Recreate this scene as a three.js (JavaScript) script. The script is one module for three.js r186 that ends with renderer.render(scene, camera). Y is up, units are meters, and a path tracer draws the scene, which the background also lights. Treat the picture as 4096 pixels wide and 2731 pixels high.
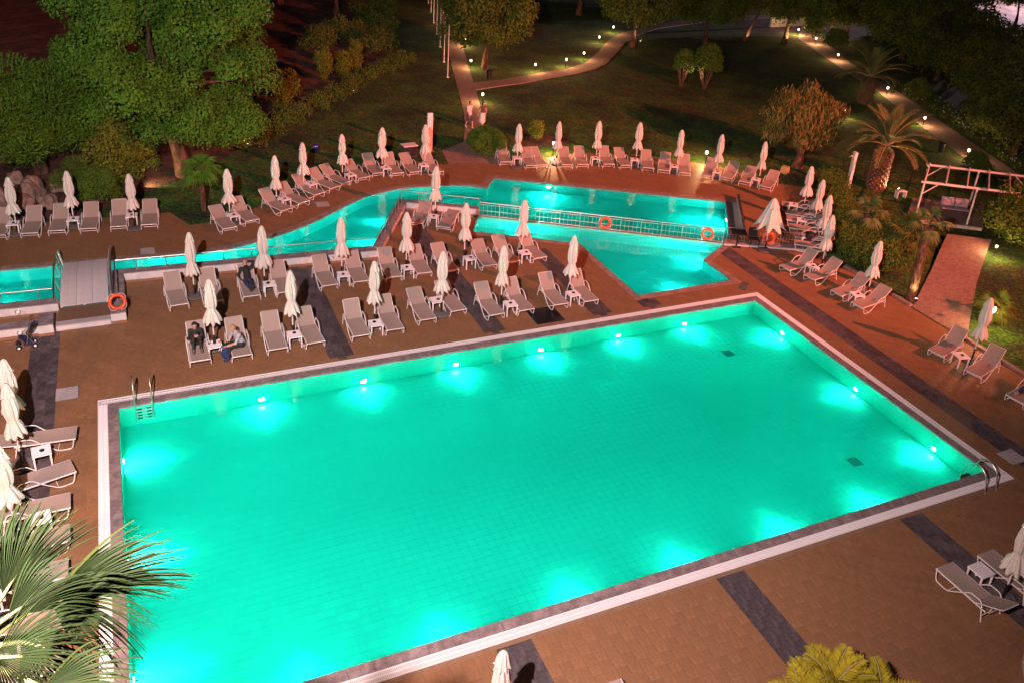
import * as THREE from 'three';
import { mergeGeometries } from 'three/addons/utils/BufferGeometryUtils.js';
import { RoundedBoxGeometry } from 'three/addons/geometries/RoundedBoxGeometry.js';
import { RectAreaLightUniformsLib } from 'three/addons/lights/RectAreaLightUniformsLib.js';

// ---------------------------------------------------------------- camera, sky, moon, floodlights, exposure
const scene = new THREE.Scene();
const camera = new THREE.PerspectiveCamera(42.712, 4096 / 2731, 0.3, 600);
camera.position.set(1.887, 16.216, 25.389);
camera.quaternion.setFromRotationMatrix(new THREE.Matrix4().makeBasis(
  new THREE.Vector3(0.905532, 0.075912, 0.417432), new THREE.Vector3(0.110878, 0.907333, -0.405529), new THREE.Vector3(-0.409534, 0.413503, 0.813202)));
camera.setViewOffset(4096, 2731, -119.3, 371.5, 4096, 2731);
camera.updateProjectionMatrix();

const renderer = new THREE.WebGLRenderer({ antialias: true });
renderer.toneMapping = THREE.LinearToneMapping;
renderer.toneMappingExposure = 8;                          // long night exposure
renderer.shadowMap.enabled = true;
RectAreaLightUniformsLib.init();

const NIGHT = [0.0015, 0.00106, 0.0015];                      // faint even town glow of the night sky
{
  const w = 64, h = 32, d = new Float32Array(w * h * 4);
  for (let i = 0; i < w * h; i++) { d[i * 4] = NIGHT[0]; d[i * 4 + 1] = NIGHT[1]; d[i * 4 + 2] = NIGHT[2]; d[i * 4 + 3] = 1; }
  const t = new THREE.DataTexture(d, w, h, THREE.RGBAFormat, THREE.FloatType);
  t.mapping = THREE.EquirectangularReflectionMapping; t.needsUpdate = true; t.magFilter = THREE.LinearFilter;
  scene.background = t; scene.environment = t;
}
const moon = new THREE.DirectionalLight(0xffe9dd, 0.0025);
moon.position.set(-30, 60, 45); moon.target.position.set(14, 0, -8); moon.castShadow = true;
Object.assign(moon.shadow.camera, { left: -70, right: 70, top: 70, bottom: -70, far: 250 }); moon.shadow.mapSize.set(4096, 4096);
scene.add(moon, moon.target);

const FLOOD = {                                            // hotel floodlights on tall masts beside and to the right of the camera
  white: { at: [-1.45, 18.2, 23.8], aim: [6, 0, -5], color: [1, 0.71, 0.73], cd: 640, angle: 1.02, penumbra: 0.9 },
  amber: { at: [48, 23, 36], aim: [20, 0, -33], color: [1, 0.18, 0.1], cd: 3100, angle: 0.42, penumbra: 1.0 },
};
const POOL_LAMP = { color: [0.6, 1, 0.86], nits: 118, beam: 6 };
const GARDEN = { color: [1, 0.50, 0.22], cd: 1.7 };

// ---------------------------------------------------------------- helpers
const V = (x, y, z) => new THREE.Vector3(x, y, z);
const rgb = (r, g, b) => new THREE.Color().setRGB(r, g, b);
function RNG(a) { return () => { a |= 0; a = (a + 0x6d2b79f5) | 0; let t = Math.imul(a ^ (a >>> 15), 1 | a); t = (t + Math.imul(t ^ (t >>> 7), 61 | t)) ^ t; return ((t ^ (t >>> 14)) >>> 0) / 4294967296; }; }
const rnd = RNG(20), clamp = (x, a, b) => Math.min(b, Math.max(a, x)), lerp = (a, b, t) => a + (b - a) * t;
const smooth = (a, b, x) => { const t = clamp((x - a) / (b - a), 0, 1); return t * t * (3 - 2 * t); };
function hash(x, y, s) { let h = Math.imul(x, 374761393) + Math.imul(y, 668265263) + Math.imul(s, 974711); h = Math.imul(h ^ (h >>> 13), 1274126177); return ((h ^ (h >>> 16)) >>> 0) / 4294967296; }
function vnoise(x, y, s, per) {                            // value noise, tileable with period per
  const x0 = Math.floor(x), y0 = Math.floor(y), fx = x - x0, fy = y - y0, m = (k) => ((k % per) + per) % per;
  const u = fx * fx * (3 - 2 * fx), v = fy * fy * (3 - 2 * fy);
  return lerp(lerp(hash(m(x0), m(y0), s), hash(m(x0 + 1), m(y0), s), u), lerp(hash(m(x0), m(y0 + 1), s), hash(m(x0 + 1), m(y0 + 1), s), u), v);
}
function fbm(x, y, s, per, oct) { let a = 0, k = 0.5, t = 0; for (let o = 0; o < oct; o++) { a += k * vnoise(x * (1 << o), y * (1 << o), s + o * 17, per << o); t += k; k *= 0.55; } return a / t; }
function tex(n, f, srgb = true, sx = 1, sy = 1) {          // f(u, v) -> [r, g, b] in 0..1
  const d = new Uint8Array(n * n * 4);
  for (let j = 0; j < n; j++) for (let i = 0; i < n; i++) { const c = f(i / n, j / n), o = (j * n + i) * 4; for (let k = 0; k < 3; k++) d[o + k] = clamp(Math.round((c.length ? c[k] : c) * 255), 0, 255); d[o + 3] = 255; }
  const t = new THREE.DataTexture(d, n, n); t.magFilter = THREE.LinearFilter; t.minFilter = THREE.LinearMipmapLinearFilter; t.generateMipmaps = true;
  t.wrapS = t.wrapT = THREE.RepeatWrapping; t.repeat.set(sx, sy); if (srgb) t.colorSpace = THREE.SRGBColorSpace; t.needsUpdate = true; return t;
}
const std = (o) => new THREE.MeshStandardMaterial(o), phys = (o) => new THREE.MeshPhysicalMaterial(o);

// geometries -------------------------------------------------------------
const _m = new THREE.Matrix4(), _q = new THREE.Quaternion(), _e = new THREE.Euler();
function put(g, x = 0, y = 0, z = 0, rx = 0, ry = 0, rz = 0, s = 1) {
  _m.compose(V(x, y, z), _q.setFromEuler(_e.set(rx, ry, rz, 'YXZ')), Array.isArray(s) ? V(...s) : V(s, s, s)); return g.applyMatrix4(_m);
}
const box = (w, h, d, ...p) => put(new THREE.BoxGeometry(w, h, d), ...p);
const rbox = (w, h, d, r, ...p) => put(new RoundedBoxGeometry(w, h, d, 2, r), ...p);
const cyl = (r0, r1, h, n, ...p) => put(new THREE.CylinderGeometry(r0, r1, h, n), ...p);
const ball = (r, ...p) => put(new THREE.SphereGeometry(r, 14, 10), ...p);
const torus = (R, r, n, m, ...p) => put(new THREE.TorusGeometry(R, r, n, m), ...p);
const lathe = (pts, n, ...p) => put(new THREE.LatheGeometry(pts.map((q) => new THREE.Vector2(q[0], q[1])), n), ...p);
function fillet(pts, r, n = 4) {                           // rounds the corners of a polyline
  const P = pts.map((p) => V(...p)), out = [P[0]];
  for (let i = 1; i < P.length - 1; i++) {
    const a = P[i - 1].clone().sub(P[i]), b = P[i + 1].clone().sub(P[i]), k = Math.min(r, a.length() * 0.45, b.length() * 0.45);
    const A = P[i].clone().add(a.setLength(k)), B = P[i].clone().add(b.setLength(k));
    for (let j = 0; j <= n; j++) { const t = j / n; out.push(A.clone().multiplyScalar((1 - t) * (1 - t)).addScaledVector(P[i], 2 * t * (1 - t)).addScaledVector(B, t * t)); }
  }
  out.push(P[P.length - 1]); return out;
}
function sweep(P, rad, n = 6, caps = true) {               // tube along points; rad number or function of 0..1
  if (!P[0].isVector3) P = P.map((p) => V(...p));
  const pos = [], nor = [], uv = [], idx = [], N = P.length; let nx = null, len = 0;
  for (let i = 0; i < N; i++) {
    const t = P[Math.min(i + 1, N - 1)].clone().sub(P[Math.max(i - 1, 0)]).normalize();
    if (!nx) nx = (Math.abs(t.y) < 0.9 ? V(0, 1, 0) : V(1, 0, 0)).cross(t).normalize(); else nx.addScaledVector(t, -nx.dot(t)).normalize();
    const b = t.clone().cross(nx), r = typeof rad === 'function' ? rad(i / (N - 1)) : rad; if (i) len += P[i].distanceTo(P[i - 1]);
    for (let j = 0; j <= n; j++) { const a = (j / n) * Math.PI * 2, d = nx.clone().multiplyScalar(Math.cos(a)).addScaledVector(b, Math.sin(a)); pos.push(P[i].x + d.x * r, P[i].y + d.y * r, P[i].z + d.z * r); nor.push(d.x, d.y, d.z); uv.push(j / n, len); }
  }
  for (let i = 0; i < N - 1; i++) for (let j = 0; j < n; j++) { const a = i * (n + 1) + j, c = a + n + 1; idx.push(a, a + 1, c, a + 1, c + 1, c); }
  if (caps) for (const i of [0, N - 1]) { const c = pos.length / 3, d = P[i].clone().sub(P[i ? N - 2 : 1]).normalize(); pos.push(P[i].x, P[i].y, P[i].z); nor.push(d.x, d.y, d.z); uv.push(0, 0); for (let j = 0; j < n; j++) { const a = i * (n + 1) + j; i ? idx.push(a, a + 1, c) : idx.push(a + 1, a, c); } }
  const g = new THREE.BufferGeometry(); g.setAttribute('position', new THREE.Float32BufferAttribute(pos, 3)); g.setAttribute('normal', new THREE.Float32BufferAttribute(nor, 3)); g.setAttribute('uv', new THREE.Float32BufferAttribute(uv, 2)); g.setIndex(idx); return g;
}
const pipe = (pts, r, n = 6, f = 0.06) => sweep(fillet(pts, f), r, n);
function join(list) {
  const keep = list.some((g) => g.attributes.color);
  return mergeGeometries(list.map((g) => { const q = g.index ? g.toNonIndexed() : g; for (const k of Object.keys(q.attributes)) if (!['position', 'normal', 'uv', ...(keep ? ['color'] : [])].includes(k)) q.deleteAttribute(k);
    if (!q.attributes.uv) q.setAttribute('uv', new THREE.Float32BufferAttribute(new Float32Array(q.attributes.position.count * 2), 2)); if (!q.attributes.normal) q.computeVertexNormals(); q.morphAttributes = {}; return q; }));
}
function planarUV(g, s = 1) { const p = g.attributes.position, n = g.attributes.normal, u = new Float32Array(p.count * 2); for (let i = 0; i < p.count; i++) { const ax = Math.abs(n.getX(i)), ay = Math.abs(n.getY(i)), az = Math.abs(n.getZ(i)); if (ay >= ax && ay >= az) { u[i * 2] = p.getX(i) * s; u[i * 2 + 1] = p.getZ(i) * s; } else if (ax > az) { u[i * 2] = p.getZ(i) * s; u[i * 2 + 1] = p.getY(i) * s; } else { u[i * 2] = p.getX(i) * s; u[i * 2 + 1] = p.getY(i) * s; } } g.setAttribute('uv', new THREE.BufferAttribute(u, 2)); return g; }

// objects ---------------------------------------------------------------
const used = new Map();
function numbered(n) { const k = used.get(n) ?? 0; used.set(n, k + 1); return k ? n + '_' + String(k).padStart(3, '0') : n; }
function mesh(name, g, m, parent) { const o = new THREE.Mesh(Array.isArray(g) ? (g.length > 1 ? join(g) : g[0]) : g, m); o.name = name; o.castShadow = o.receiveShadow = true; (parent ?? scene).add(o); return o; }
function tag(o, label, category, group) { o.userData.label = label; o.userData.category = category; if (group) o.userData.group = group; return o; }
function thing(name, label, category, at = [0, 0, 0], turn = 0, group) { const o = new THREE.Group(); o.name = numbered(name); o.position.set(...at); o.rotation.y = turn; scene.add(o); return tag(o, label, category, group); }
function solid(name, g, m, label, category, group) { const o = mesh(numbered(name), g, m); return tag(o, label, category, group); }
function struct(name, g, m, label) { const o = mesh(numbered(name), g, m); o.userData.kind = 'structure'; if (label) o.userData.label = label; return o; }
function copy(root, at, turn, label, group, s) { const c = root.clone(); c.name = numbered(root.name.replace(/_\d{3}$/, '')); c.userData = { ...root.userData, label }; if (group) c.userData.group = group; c.position.set(...at); c.rotation.set(0, turn, 0); if (s) c.scale.set(...(Array.isArray(s) ? s : [s, s, s])); scene.add(c); return c; }
const ORD = ['first', 'second', 'third', 'fourth', 'fifth', 'sixth', 'seventh', 'eighth', 'ninth', 'tenth', 'eleventh', 'twelfth', 'thirteenth', 'fourteenth', 'fifteenth', 'sixteenth', 'seventeenth', 'eighteenth', 'nineteenth', 'twentieth'];
function spot(at, aim, color, cd, angle, penumbra = 0.5, soft = 5) { const l = new THREE.SpotLight(rgb(...color), cd, 0, angle, penumbra, 2); l.position.set(...at); l.target.position.set(...aim); l.castShadow = true; l.shadow.radius = soft; scene.add(l, l.target); return l; }

// polygons ----------------------------------------------------------------
const inside = (P, x, z) => { let c = false; for (let i = 0, j = P.length - 1; i < P.length; j = i++) { const [xi, zi] = P[i], [xj, zj] = P[j]; if ((zi > z) !== (zj > z) && x < ((xj - xi) * (z - zi)) / (zj - zi) + xi) c = !c; } return c; };
function edgeDist(P, x, z) { let d = 1e9; for (let i = 0, j = P.length - 1; i < P.length; j = i++) { const [ax, az] = P[j], [bx, bz] = P[i], ux = bx - ax, uz = bz - az, t = clamp(((x - ax) * ux + (z - az) * uz) / (ux * ux + uz * uz || 1), 0, 1); d = Math.min(d, Math.hypot(x - ax - ux * t, z - az - uz * t)); } return d; }
const shapeOf = (P, holes = []) => { const s = new THREE.Shape(P.map((p) => new THREE.Vector2(p[0], -p[1]))); for (const h of holes) s.holes.push(new THREE.Path(h.map((p) => new THREE.Vector2(p[0], -p[1])))); return s; };
function slab(P, y0, y1, holes = []) { const g = new THREE.ExtrudeGeometry(shapeOf(P, holes), { depth: y1 - y0, bevelEnabled: false }); g.rotateX(-Math.PI / 2); g.translate(0, y0, 0); return planarUV(g); }
function sheet(P, y, holes = []) { const g = new THREE.ShapeGeometry(shapeOf(P, holes)); g.rotateX(-Math.PI / 2); g.translate(0, y, 0); return planarUV(g); }
function offset(P, d) {                                    // moves every edge of an (open) polyline sideways by d
  return P.map((p, i) => { const a = P[Math.max(i - 1, 0)], b = P[Math.min(i + 1, P.length - 1)]; let x = b[0] - a[0], z = b[1] - a[1]; const l = Math.hypot(x, z); if (i && i < P.length - 1) { const u = [p[0] - a[0], p[1] - a[1]], v = [b[0] - p[0], b[1] - p[1]], lu = Math.hypot(...u), lv = Math.hypot(...v); const n = [-(u[1] / lu + v[1] / lv), u[0] / lu + v[0] / lv], ln = Math.hypot(...n), c = Math.max(0.35, (n[0] * -u[1] + n[1] * u[0]) / (ln * lu)); return [p[0] + (n[0] / ln) * d / c, p[1] + (n[1] / ln) * d / c]; } return [p[0] - (z / l) * d, p[1] + (x / l) * d]; });
}

// ---------------------------------------------------------------- materials
const mottle = tex(256, (u, v) => { const a = fbm(u * 6, v * 6, 3, 6, 5), b = fbm(u * 40, v * 40, 9, 40, 3); const k = 0.80 + 0.15 * (a - 0.5) + 0.12 * (b - 0.5); return [k, k * 0.995, k * 0.985]; });
const stoneTex = tex(256, (u, v) => { const a = fbm(u * 5, v * 5, 31, 5, 6), b = fbm(u * 30, v * 30, 41, 30, 3); const k = 0.78 + 0.42 * (a - 0.5) + 0.2 * (b - 0.5); return [k, k * 0.97, k * 0.97]; });
const fineBump = tex(256, (u, v) => fbm(u * 64, v * 64, 77, 64, 3), false);
const weave = tex(128, (u, v) => { const a = 0.5 + 0.5 * Math.sin(u * Math.PI * 64), b = 0.5 + 0.5 * Math.sin(v * Math.PI * 64); const k = 0.84 + 0.12 * (a * b) + 0.08 * (fbm(u * 8, v * 8, 5, 8, 3) - 0.5); return [k, k, k]; });
const lawnTex = tex(1024, (u, v) => { const a = fbm(u * 7, v * 7, 11, 7, 5), b = fbm(u * 160, v * 160, 13, 160, 2), c = fbm(u * 24, v * 24, 17, 24, 4); const k = 0.36 + 0.6 * (b - 0.5) + 0.5 * (a - 0.5), d = smooth(0.5, 0.72, c); return [k * (0.78 + 0.4 * d), k * (1.24 - 0.05 * d), k * (0.26 + 0.2 * d)]; });
const earthTex = tex(512, (u, v) => { const a = fbm(u * 8, v * 8, 21, 8, 6), b = fbm(u * 90, v * 90, 23, 90, 2); const k = 0.62 + 0.9 * (a - 0.5) + 0.5 * (b - 0.5); return [k, k * 0.86, k * 0.74]; });
const paverTex = tex(512, (u, v) => {                       // fine brick-sized pavers, too small to tell apart
  const r = Math.floor(v * 24), x = u * 12 + (r % 2) * 0.5, fx = x - Math.floor(x), fy = v * 24 - r, j = fx < 0.05 || fy < 0.09 ? 0.82 : 1, h = hash(Math.floor(x) % 12, r, 5), k = j * (0.76 + 0.14 * h + 0.24 * (fbm(u * 60, v * 60, 8, 60, 2) - 0.5)); return [k, k * 0.96, k * 0.93]; });
const barkTex = tex(256, (u, v) => { const a = fbm(u * 10, v * 3, 51, 30, 5); const k = 0.5 + 0.9 * (a - 0.5); return [k, k * 0.86, k * 0.74]; });
const granite = tex(256, (u, v) => { const a = fbm(u * 70, v * 70, 61, 70, 2), b = fbm(u * 9, v * 9, 63, 9, 4); const k = 0.62 + 0.75 * (a - 0.5) + 0.25 * (b - 0.5); return [k, k, k]; });
const waveTex = tex(256, (u, v) => 0.5 + 0.5 * (fbm(u * 6, v * 6, 91, 6, 3) - 0.5) + 0.22 * (fbm(u * 17, v * 17, 93, 17, 2) - 0.5), false, 1 / 4, 1 / 4);
const M = {
  tile: std({ color: rgb(0.37, 0.195, 0.092), map: mottle, vertexColors: true, roughness: 0.62, bumpMap: fineBump, bumpScale: 0.0015 }),
  grout: std({ color: rgb(0.33, 0.205, 0.12), map: mottle, roughness: 0.95 }),
  slate: std({ color: rgb(0.135, 0.118, 0.125), map: stoneTex, vertexColors: true, roughness: 0.6, bumpMap: fineBump, bumpScale: 0.002 }),
  whiteWall: std({ color: rgb(0.86, 0.84, 0.83), map: mottle, roughness: 0.85, bumpMap: fineBump, bumpScale: 0.002 }),
  skirting: std({ color: rgb(0.40, 0.20, 0.10), map: mottle, roughness: 0.6 }),
  capStone: std({ color: rgb(0.40, 0.35, 0.37), map: stoneTex, roughness: 0.6 }),
  coping: std({ color: rgb(0.36, 0.31, 0.30), map: stoneTex, roughness: 0.55 }),
  sand: std({ color: rgb(0.44, 0.33, 0.28), map: stoneTex, roughness: 0.65 }),
  poolTile: std({ color: rgb(0.07, 0.66, 0.55), vertexColors: true, roughness: 0.25 }),
  poolTileBlue: std({ color: rgb(0.05, 0.62, 0.62), vertexColors: true, roughness: 0.25 }),
  poolGrout: std({ color: rgb(0.065, 0.6, 0.5), roughness: 0.9 }),
  grating: std({ color: rgb(0.76, 0.74, 0.73), roughness: 0.5 }),
  channel: std({ color: rgb(0.16, 0.14, 0.14), roughness: 0.9 }),
  hatch: std({ color: rgb(0.62, 0.57, 0.56), map: mottle, roughness: 0.7 }),
  darkGranite: std({ color: rgb(0.02, 0.024, 0.026), map: granite, roughness: 0.3 }),
  water: phys({ color: 0xffffff, transmission: 1, thickness: 1.2, ior: 1.33, roughness: 0.0, attenuationColor: rgb(0.4, 0.99, 0.96), attenuationDistance: 1, bumpMap: waveTex, bumpScale: 0.02 }),
  lens: std({ color: rgb(0.9, 0.95, 0.93), emissive: rgb(0.62, 1, 0.94), emissiveIntensity: 2, roughness: 0.3 }),
  steel: std({ color: rgb(0.66, 0.65, 0.63), metalness: 1, roughness: 0.34 }),
  whitePaint: std({ color: rgb(0.66, 0.63, 0.61), roughness: 0.35 }),
  whitePlastic: std({ color: rgb(0.78, 0.74, 0.74), roughness: 0.45 }),
  sling: std({ color: rgb(0.42, 0.335, 0.28), map: weave, roughness: 0.9, side: THREE.DoubleSide }),
  canvas: std({ color: rgb(0.76, 0.72, 0.64), map: weave, roughness: 0.95, side: THREE.DoubleSide }),
  granite: std({ color: rgb(0.34, 0.31, 0.30), map: granite, roughness: 0.7 }),
  black: std({ color: rgb(0.012, 0.012, 0.014), roughness: 0.45 }),
  blackRubber: std({ color: rgb(0.018, 0.018, 0.02), roughness: 0.8 }),
  orange: std({ color: rgb(0.6, 0.07, 0.012), roughness: 0.5 }),
  rope: std({ color: rgb(0.75, 0.70, 0.62), roughness: 0.9 }),
  plank: std({ color: rgb(0.88, 0.83, 0.83), map: mottle, roughness: 0.7 }),
  lawn: std({ color: rgb(0.27, 0.36, 0.24), map: lawnTex, roughness: 1, bumpMap: lawnTex, bumpScale: 0.03 }),
  earth: std({ color: rgb(0.19, 0.125, 0.10), map: earthTex, roughness: 1, bumpMap: earthTex, bumpScale: 0.04 }),
  paver: std({ color: rgb(0.36, 0.28, 0.245), map: paverTex, roughness: 0.85, bumpMap: paverTex, bumpScale: 0.004 }),
  asphalt: std({ color: rgb(0.20, 0.19, 0.20), map: earthTex, roughness: 0.9 }),
  bark: std({ color: rgb(0.30, 0.22, 0.17), map: barkTex, roughness: 0.95, bumpMap: barkTex, bumpScale: 0.03 }),
  rock: std({ color: rgb(0.40, 0.30, 0.24), map: stoneTex, roughness: 0.95, bumpMap: stoneTex, bumpScale: 0.03 }),
};
M.lens.name = 'pool_light_lens';
M.lawn.map.repeat.set(1 / 14, 1 / 14); M.earth.map.repeat.set(1 / 5, 1 / 5); paverTex.repeat.set(1 / 2.4, 1 / 2.4); stoneTex.repeat.set(1.3, 1.3); mottle.repeat.set(0.8, 0.8);
granite.repeat.set(2, 2); weave.repeat.set(6, 6); fineBump.repeat.set(2, 2);

const U = 0.10;                                             // upper terrace above the lower deck
const ground = (x, z) => 0.075 * (x > 30 ? smooth(1.5, -6, z + (x - 31) * 0.02) : 1) - (x > 30 ? 0.012 : 0);

// ---------------------------------------------------------------- outlines (metres; x along the long pool, z towards the hotel)
const backEdge = [[-16.34, -10.57], [-3.3, -10.02], [-1.43, -9.94], [0.55, -9.86], [2.61, -9.67], [3.94, -9.65], [5.06, -9.8], [6.18, -10.19], [7.3, -10.75], [8.32, -11.33], [9.24, -12], [10.2, -12.85], [10.95, -13.49], [11.78, -14.14], [12.66, -14.56], [13.6, -14.85], [14.61, -14.95], [15.57, -14.88], [16.68, -14.73], [17.49, -14.49], [18.25, -13.97]];
const slantBack = [[19.14, -15.26], [29.89, -9.1]];
const nearWall = [[10.57, -7.83], [13.2, -12.83], [16.52, -10.93]];
const waterUp = [...backEdge, ...slantBack, [27.3, -5.2], [26.55, -4.95], [16.6, -10.92], [13.2, -12.83], [10.57, -7.83], [0.46, -8.3], [0.46, -6.45], [-1.2, -6.45], [-16, -7.0]];
const middlePool = [[16.42, -10.52], [15.61, -9.07], [17.17, -8.13], [19.86, -6.53], [19.86, -1.22], [24.62, -1.3], [24.58, -3.4], [26.43, -4.53]];
const lowerDeck = [[-16, -6.2], [0.6, -6.2], [0.6, -7.95], [10.73, -7.42], [13.38, -12.33], [16.4, -10.6], [15.61, -9.07], [17.17, -8.13], [19.86, -6.53], [19.86, -1.22], [24.62, -1.3], [24.58, -3.4], [26.43, -4.53], [31.1, -2.35], [30.66, -1.2], [30.66, 26], [-16, 26]];
const poolRect = [[0, 0], [25, 0], [25, 12.65], [0, 12.65]];
const waterRect = [[0.56, 0.6], [24.45, 0.6], [24.45, 12.08], [0.56, 12.08]];
const deckBack = [[-16.34, -14.75], [3, -14.4], [3.67, -12.69], [4.54, -12.86], [5.47, -13.22], [6.39, -13.8], [7.5, -14.95], [9.03, -16.54], [10.36, -17.6], [11.8, -18.4], [13.23, -18.92], [15.15, -19.08], [16.47, -18.42], [17.24, -17.91], [17.9, -18.01], [20.45, -17.5], [23.46, -17.8], [25.54, -18.15], [26.66, -17.99], [29.31, -17], [31.55, -15.36], [33.08, -13.93], [34.1, -12], [34.71, -10.77], [35.73, -10.11], [36.55, -9.55]];
const upperDeck = [...deckBack, [34.5, -5.9], [31.25, -2.5], [26.5, -4.6], [27.3, -5.2], ...[...slantBack].reverse(), ...[...backEdge].reverse()];

// ---------------------------------------------------------------- ground beyond the decks
{
  const outer = [[-90, -190], [230, -190], [230, 60], [-16, 60], [-16, 26]];
  const P = [[-90, -190], [230, -190], [230, -9.9], [36.8, -9.9], ...[...deckBack].reverse().map(([x, z]) => [x, z + 0.05]), [-90, -14.8]];
  struct('lawn', sheet(P, 0.075), M.lawn);
  const g = new THREE.PlaneGeometry(199.35, 69.9, 120, 60); g.rotateX(-Math.PI / 2); g.translate(30.66 + 199.35 / 2, 0, 25.05);
  const p = g.attributes.position; for (let i = 0; i < p.count; i++) { let x = p.getX(i), z = p.getZ(i); const t = (x - 30.66) / 199.35; x = 30.66 + 199.35 * t * t * 0.7 + 199.35 * 0.3 * t; p.setX(i, x); p.setY(i, ground(x, z)); } g.computeVertexNormals(); planarUV(g);
  struct('garden_lawn', g, M.lawn);
  const west = sheet([[-90, -14.8], [-16, -14.8], [-16, 60], [-90, 60]], 0.06); struct('west_lawn', west, M.lawn);
  struct('bare_earth', sheet([[-91.74, -14.95], [-0.44, -14.85], [1.19, -16.38], [2.61, -17.8], [4.65, -19.43], [7.5, -23.31], [10.36, -26.97], [12.7, -29.83], [15.45, -33.8], [19.02, -37.67], [20.95, -41.75], [21.87, -48.37], [25.44, -65.7], [26.46, -194.09], [-91.74, -194.09]], 0.081), M.earth);
  struct('mulch_bed', sheet([[22.59, -19.84], [26.05, -19.84], [26.66, -21.06], [25.03, -22.08], [22.79, -21.78]].map(([x, z]) => [x, z]), 0.081), M.earth);
}
// paved garden paths
{
  const L1 = [[17.49, -17.8], [17.9, -20.25], [19.67, -21.47], [20.68, -23.97], [21.72, -26.91], [23.36, -32.58], [25.51, -40.22], [27.55, -46.95], [32.37, -63.45], [36.65, -77.92], [42.76, -102.38]], R1 = [[20.75, -17.4], [20.95, -19.84], [21.36, -22.39], [21.87, -24.27], [23.15, -27.48], [24.78, -32.78], [26.87, -40.12], [28.9, -46.84], [33.18, -60.09], [38.28, -77.92], [44.8, -102.38]];
  struct('garden_path', slab([...L1, ...R1.reverse()], 0.04, 0.095), M.paver);
  const lo = [[24.73, -32.78], [27, -33.6], [29.16, -34.18], [31.65, -35.3], [34.71, -36.45], [37.1, -37.77], [39.1, -39.43], [42.74, -43.85], [45.36, -47.16], [48.32, -50.23], [53.19, -53.88], [61.1, -57.03], [73.33, -59.58]], up = [[25.34, -34.87], [27.74, -35.43], [29.51, -36.13], [32.65, -37.47], [35.22, -38.38], [37.71, -40.21], [41.24, -44.46], [44.6, -48.8], [47.24, -51.42], [50.3, -53.63], [53.66, -55.71], [60.08, -58.87], [73.33, -61.62]];
  struct('garden_path', slab([...lo, ...[...up].reverse()], 0.035, 0.091), M.paver);
  const kerbPts = lo.map(([x, z]) => V(x, 0.10, z + 0.05)); struct('path_kerb', sweep(kerbPts, 0.06, 5), M.sand);
  const a = [[79.44, -61.62], [67.22, -47.86], [62.73, -37.67], [58.35, -26.97], [53.97, -18.31], [51.12, -12.3], [49.49, -7.82]], b = [[81.48, -59.58], [69.87, -47.35], [64.36, -36.76], [60.08, -25.96], [56.62, -18.82], [53.97, -13.01], [51.52, -7.61]];
  struct('garden_path', slab([...a, ...b.reverse()], 0.04, 0.096), M.paver);
  // ramp up to the pergola, laid on the slope
  const pl = [[30.7, 3.1], [34.7, 0.46], [37.34, -1.37], [38.6, -2.2]], pr = [[30.7, 5.9], [35.4, 2.35], [39.2, -0.25], [40.4, -1.0]], pos = [], uv = [], idx = [], N = 24;
  const at = (L, t) => { const k = Math.min(2, Math.floor(t * 3)), f = t * 3 - k; return [lerp(L[k][0], L[k + 1][0], f), lerp(L[k][1], L[k + 1][1], f)]; };
  for (let i = 0; i <= N; i++) for (const L of [pl, pr]) { const [x, z] = at(L, i / N); pos.push(x, lerp(0.016, 0.2, smooth(0, 1, i / N)) + 0.004, z); uv.push(x, z); }
  for (let i = 0; i < N; i++) idx.push(i * 2, i * 2 + 1, i * 2 + 2, i * 2 + 1, i * 2 + 3, i * 2 + 2);
  const g = new THREE.BufferGeometry(); g.setAttribute('position', new THREE.Float32BufferAttribute(pos, 3)); g.setAttribute('uv', new THREE.Float32BufferAttribute(uv, 2)); g.setIndex(idx); g.computeVertexNormals(); struct('ramp_path', g, M.paver);
  struct('car_park', sheet([[63.14, -50.92], [77.41, -51.43], [93.71, -57.54], [97.79, -50.41], [114.09, -47.35], [234.33, -41.24], [234.33, -194.09], [85.56, -132.95], [71.29, -71.81]], 0.083), M.asphalt);
}

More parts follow.
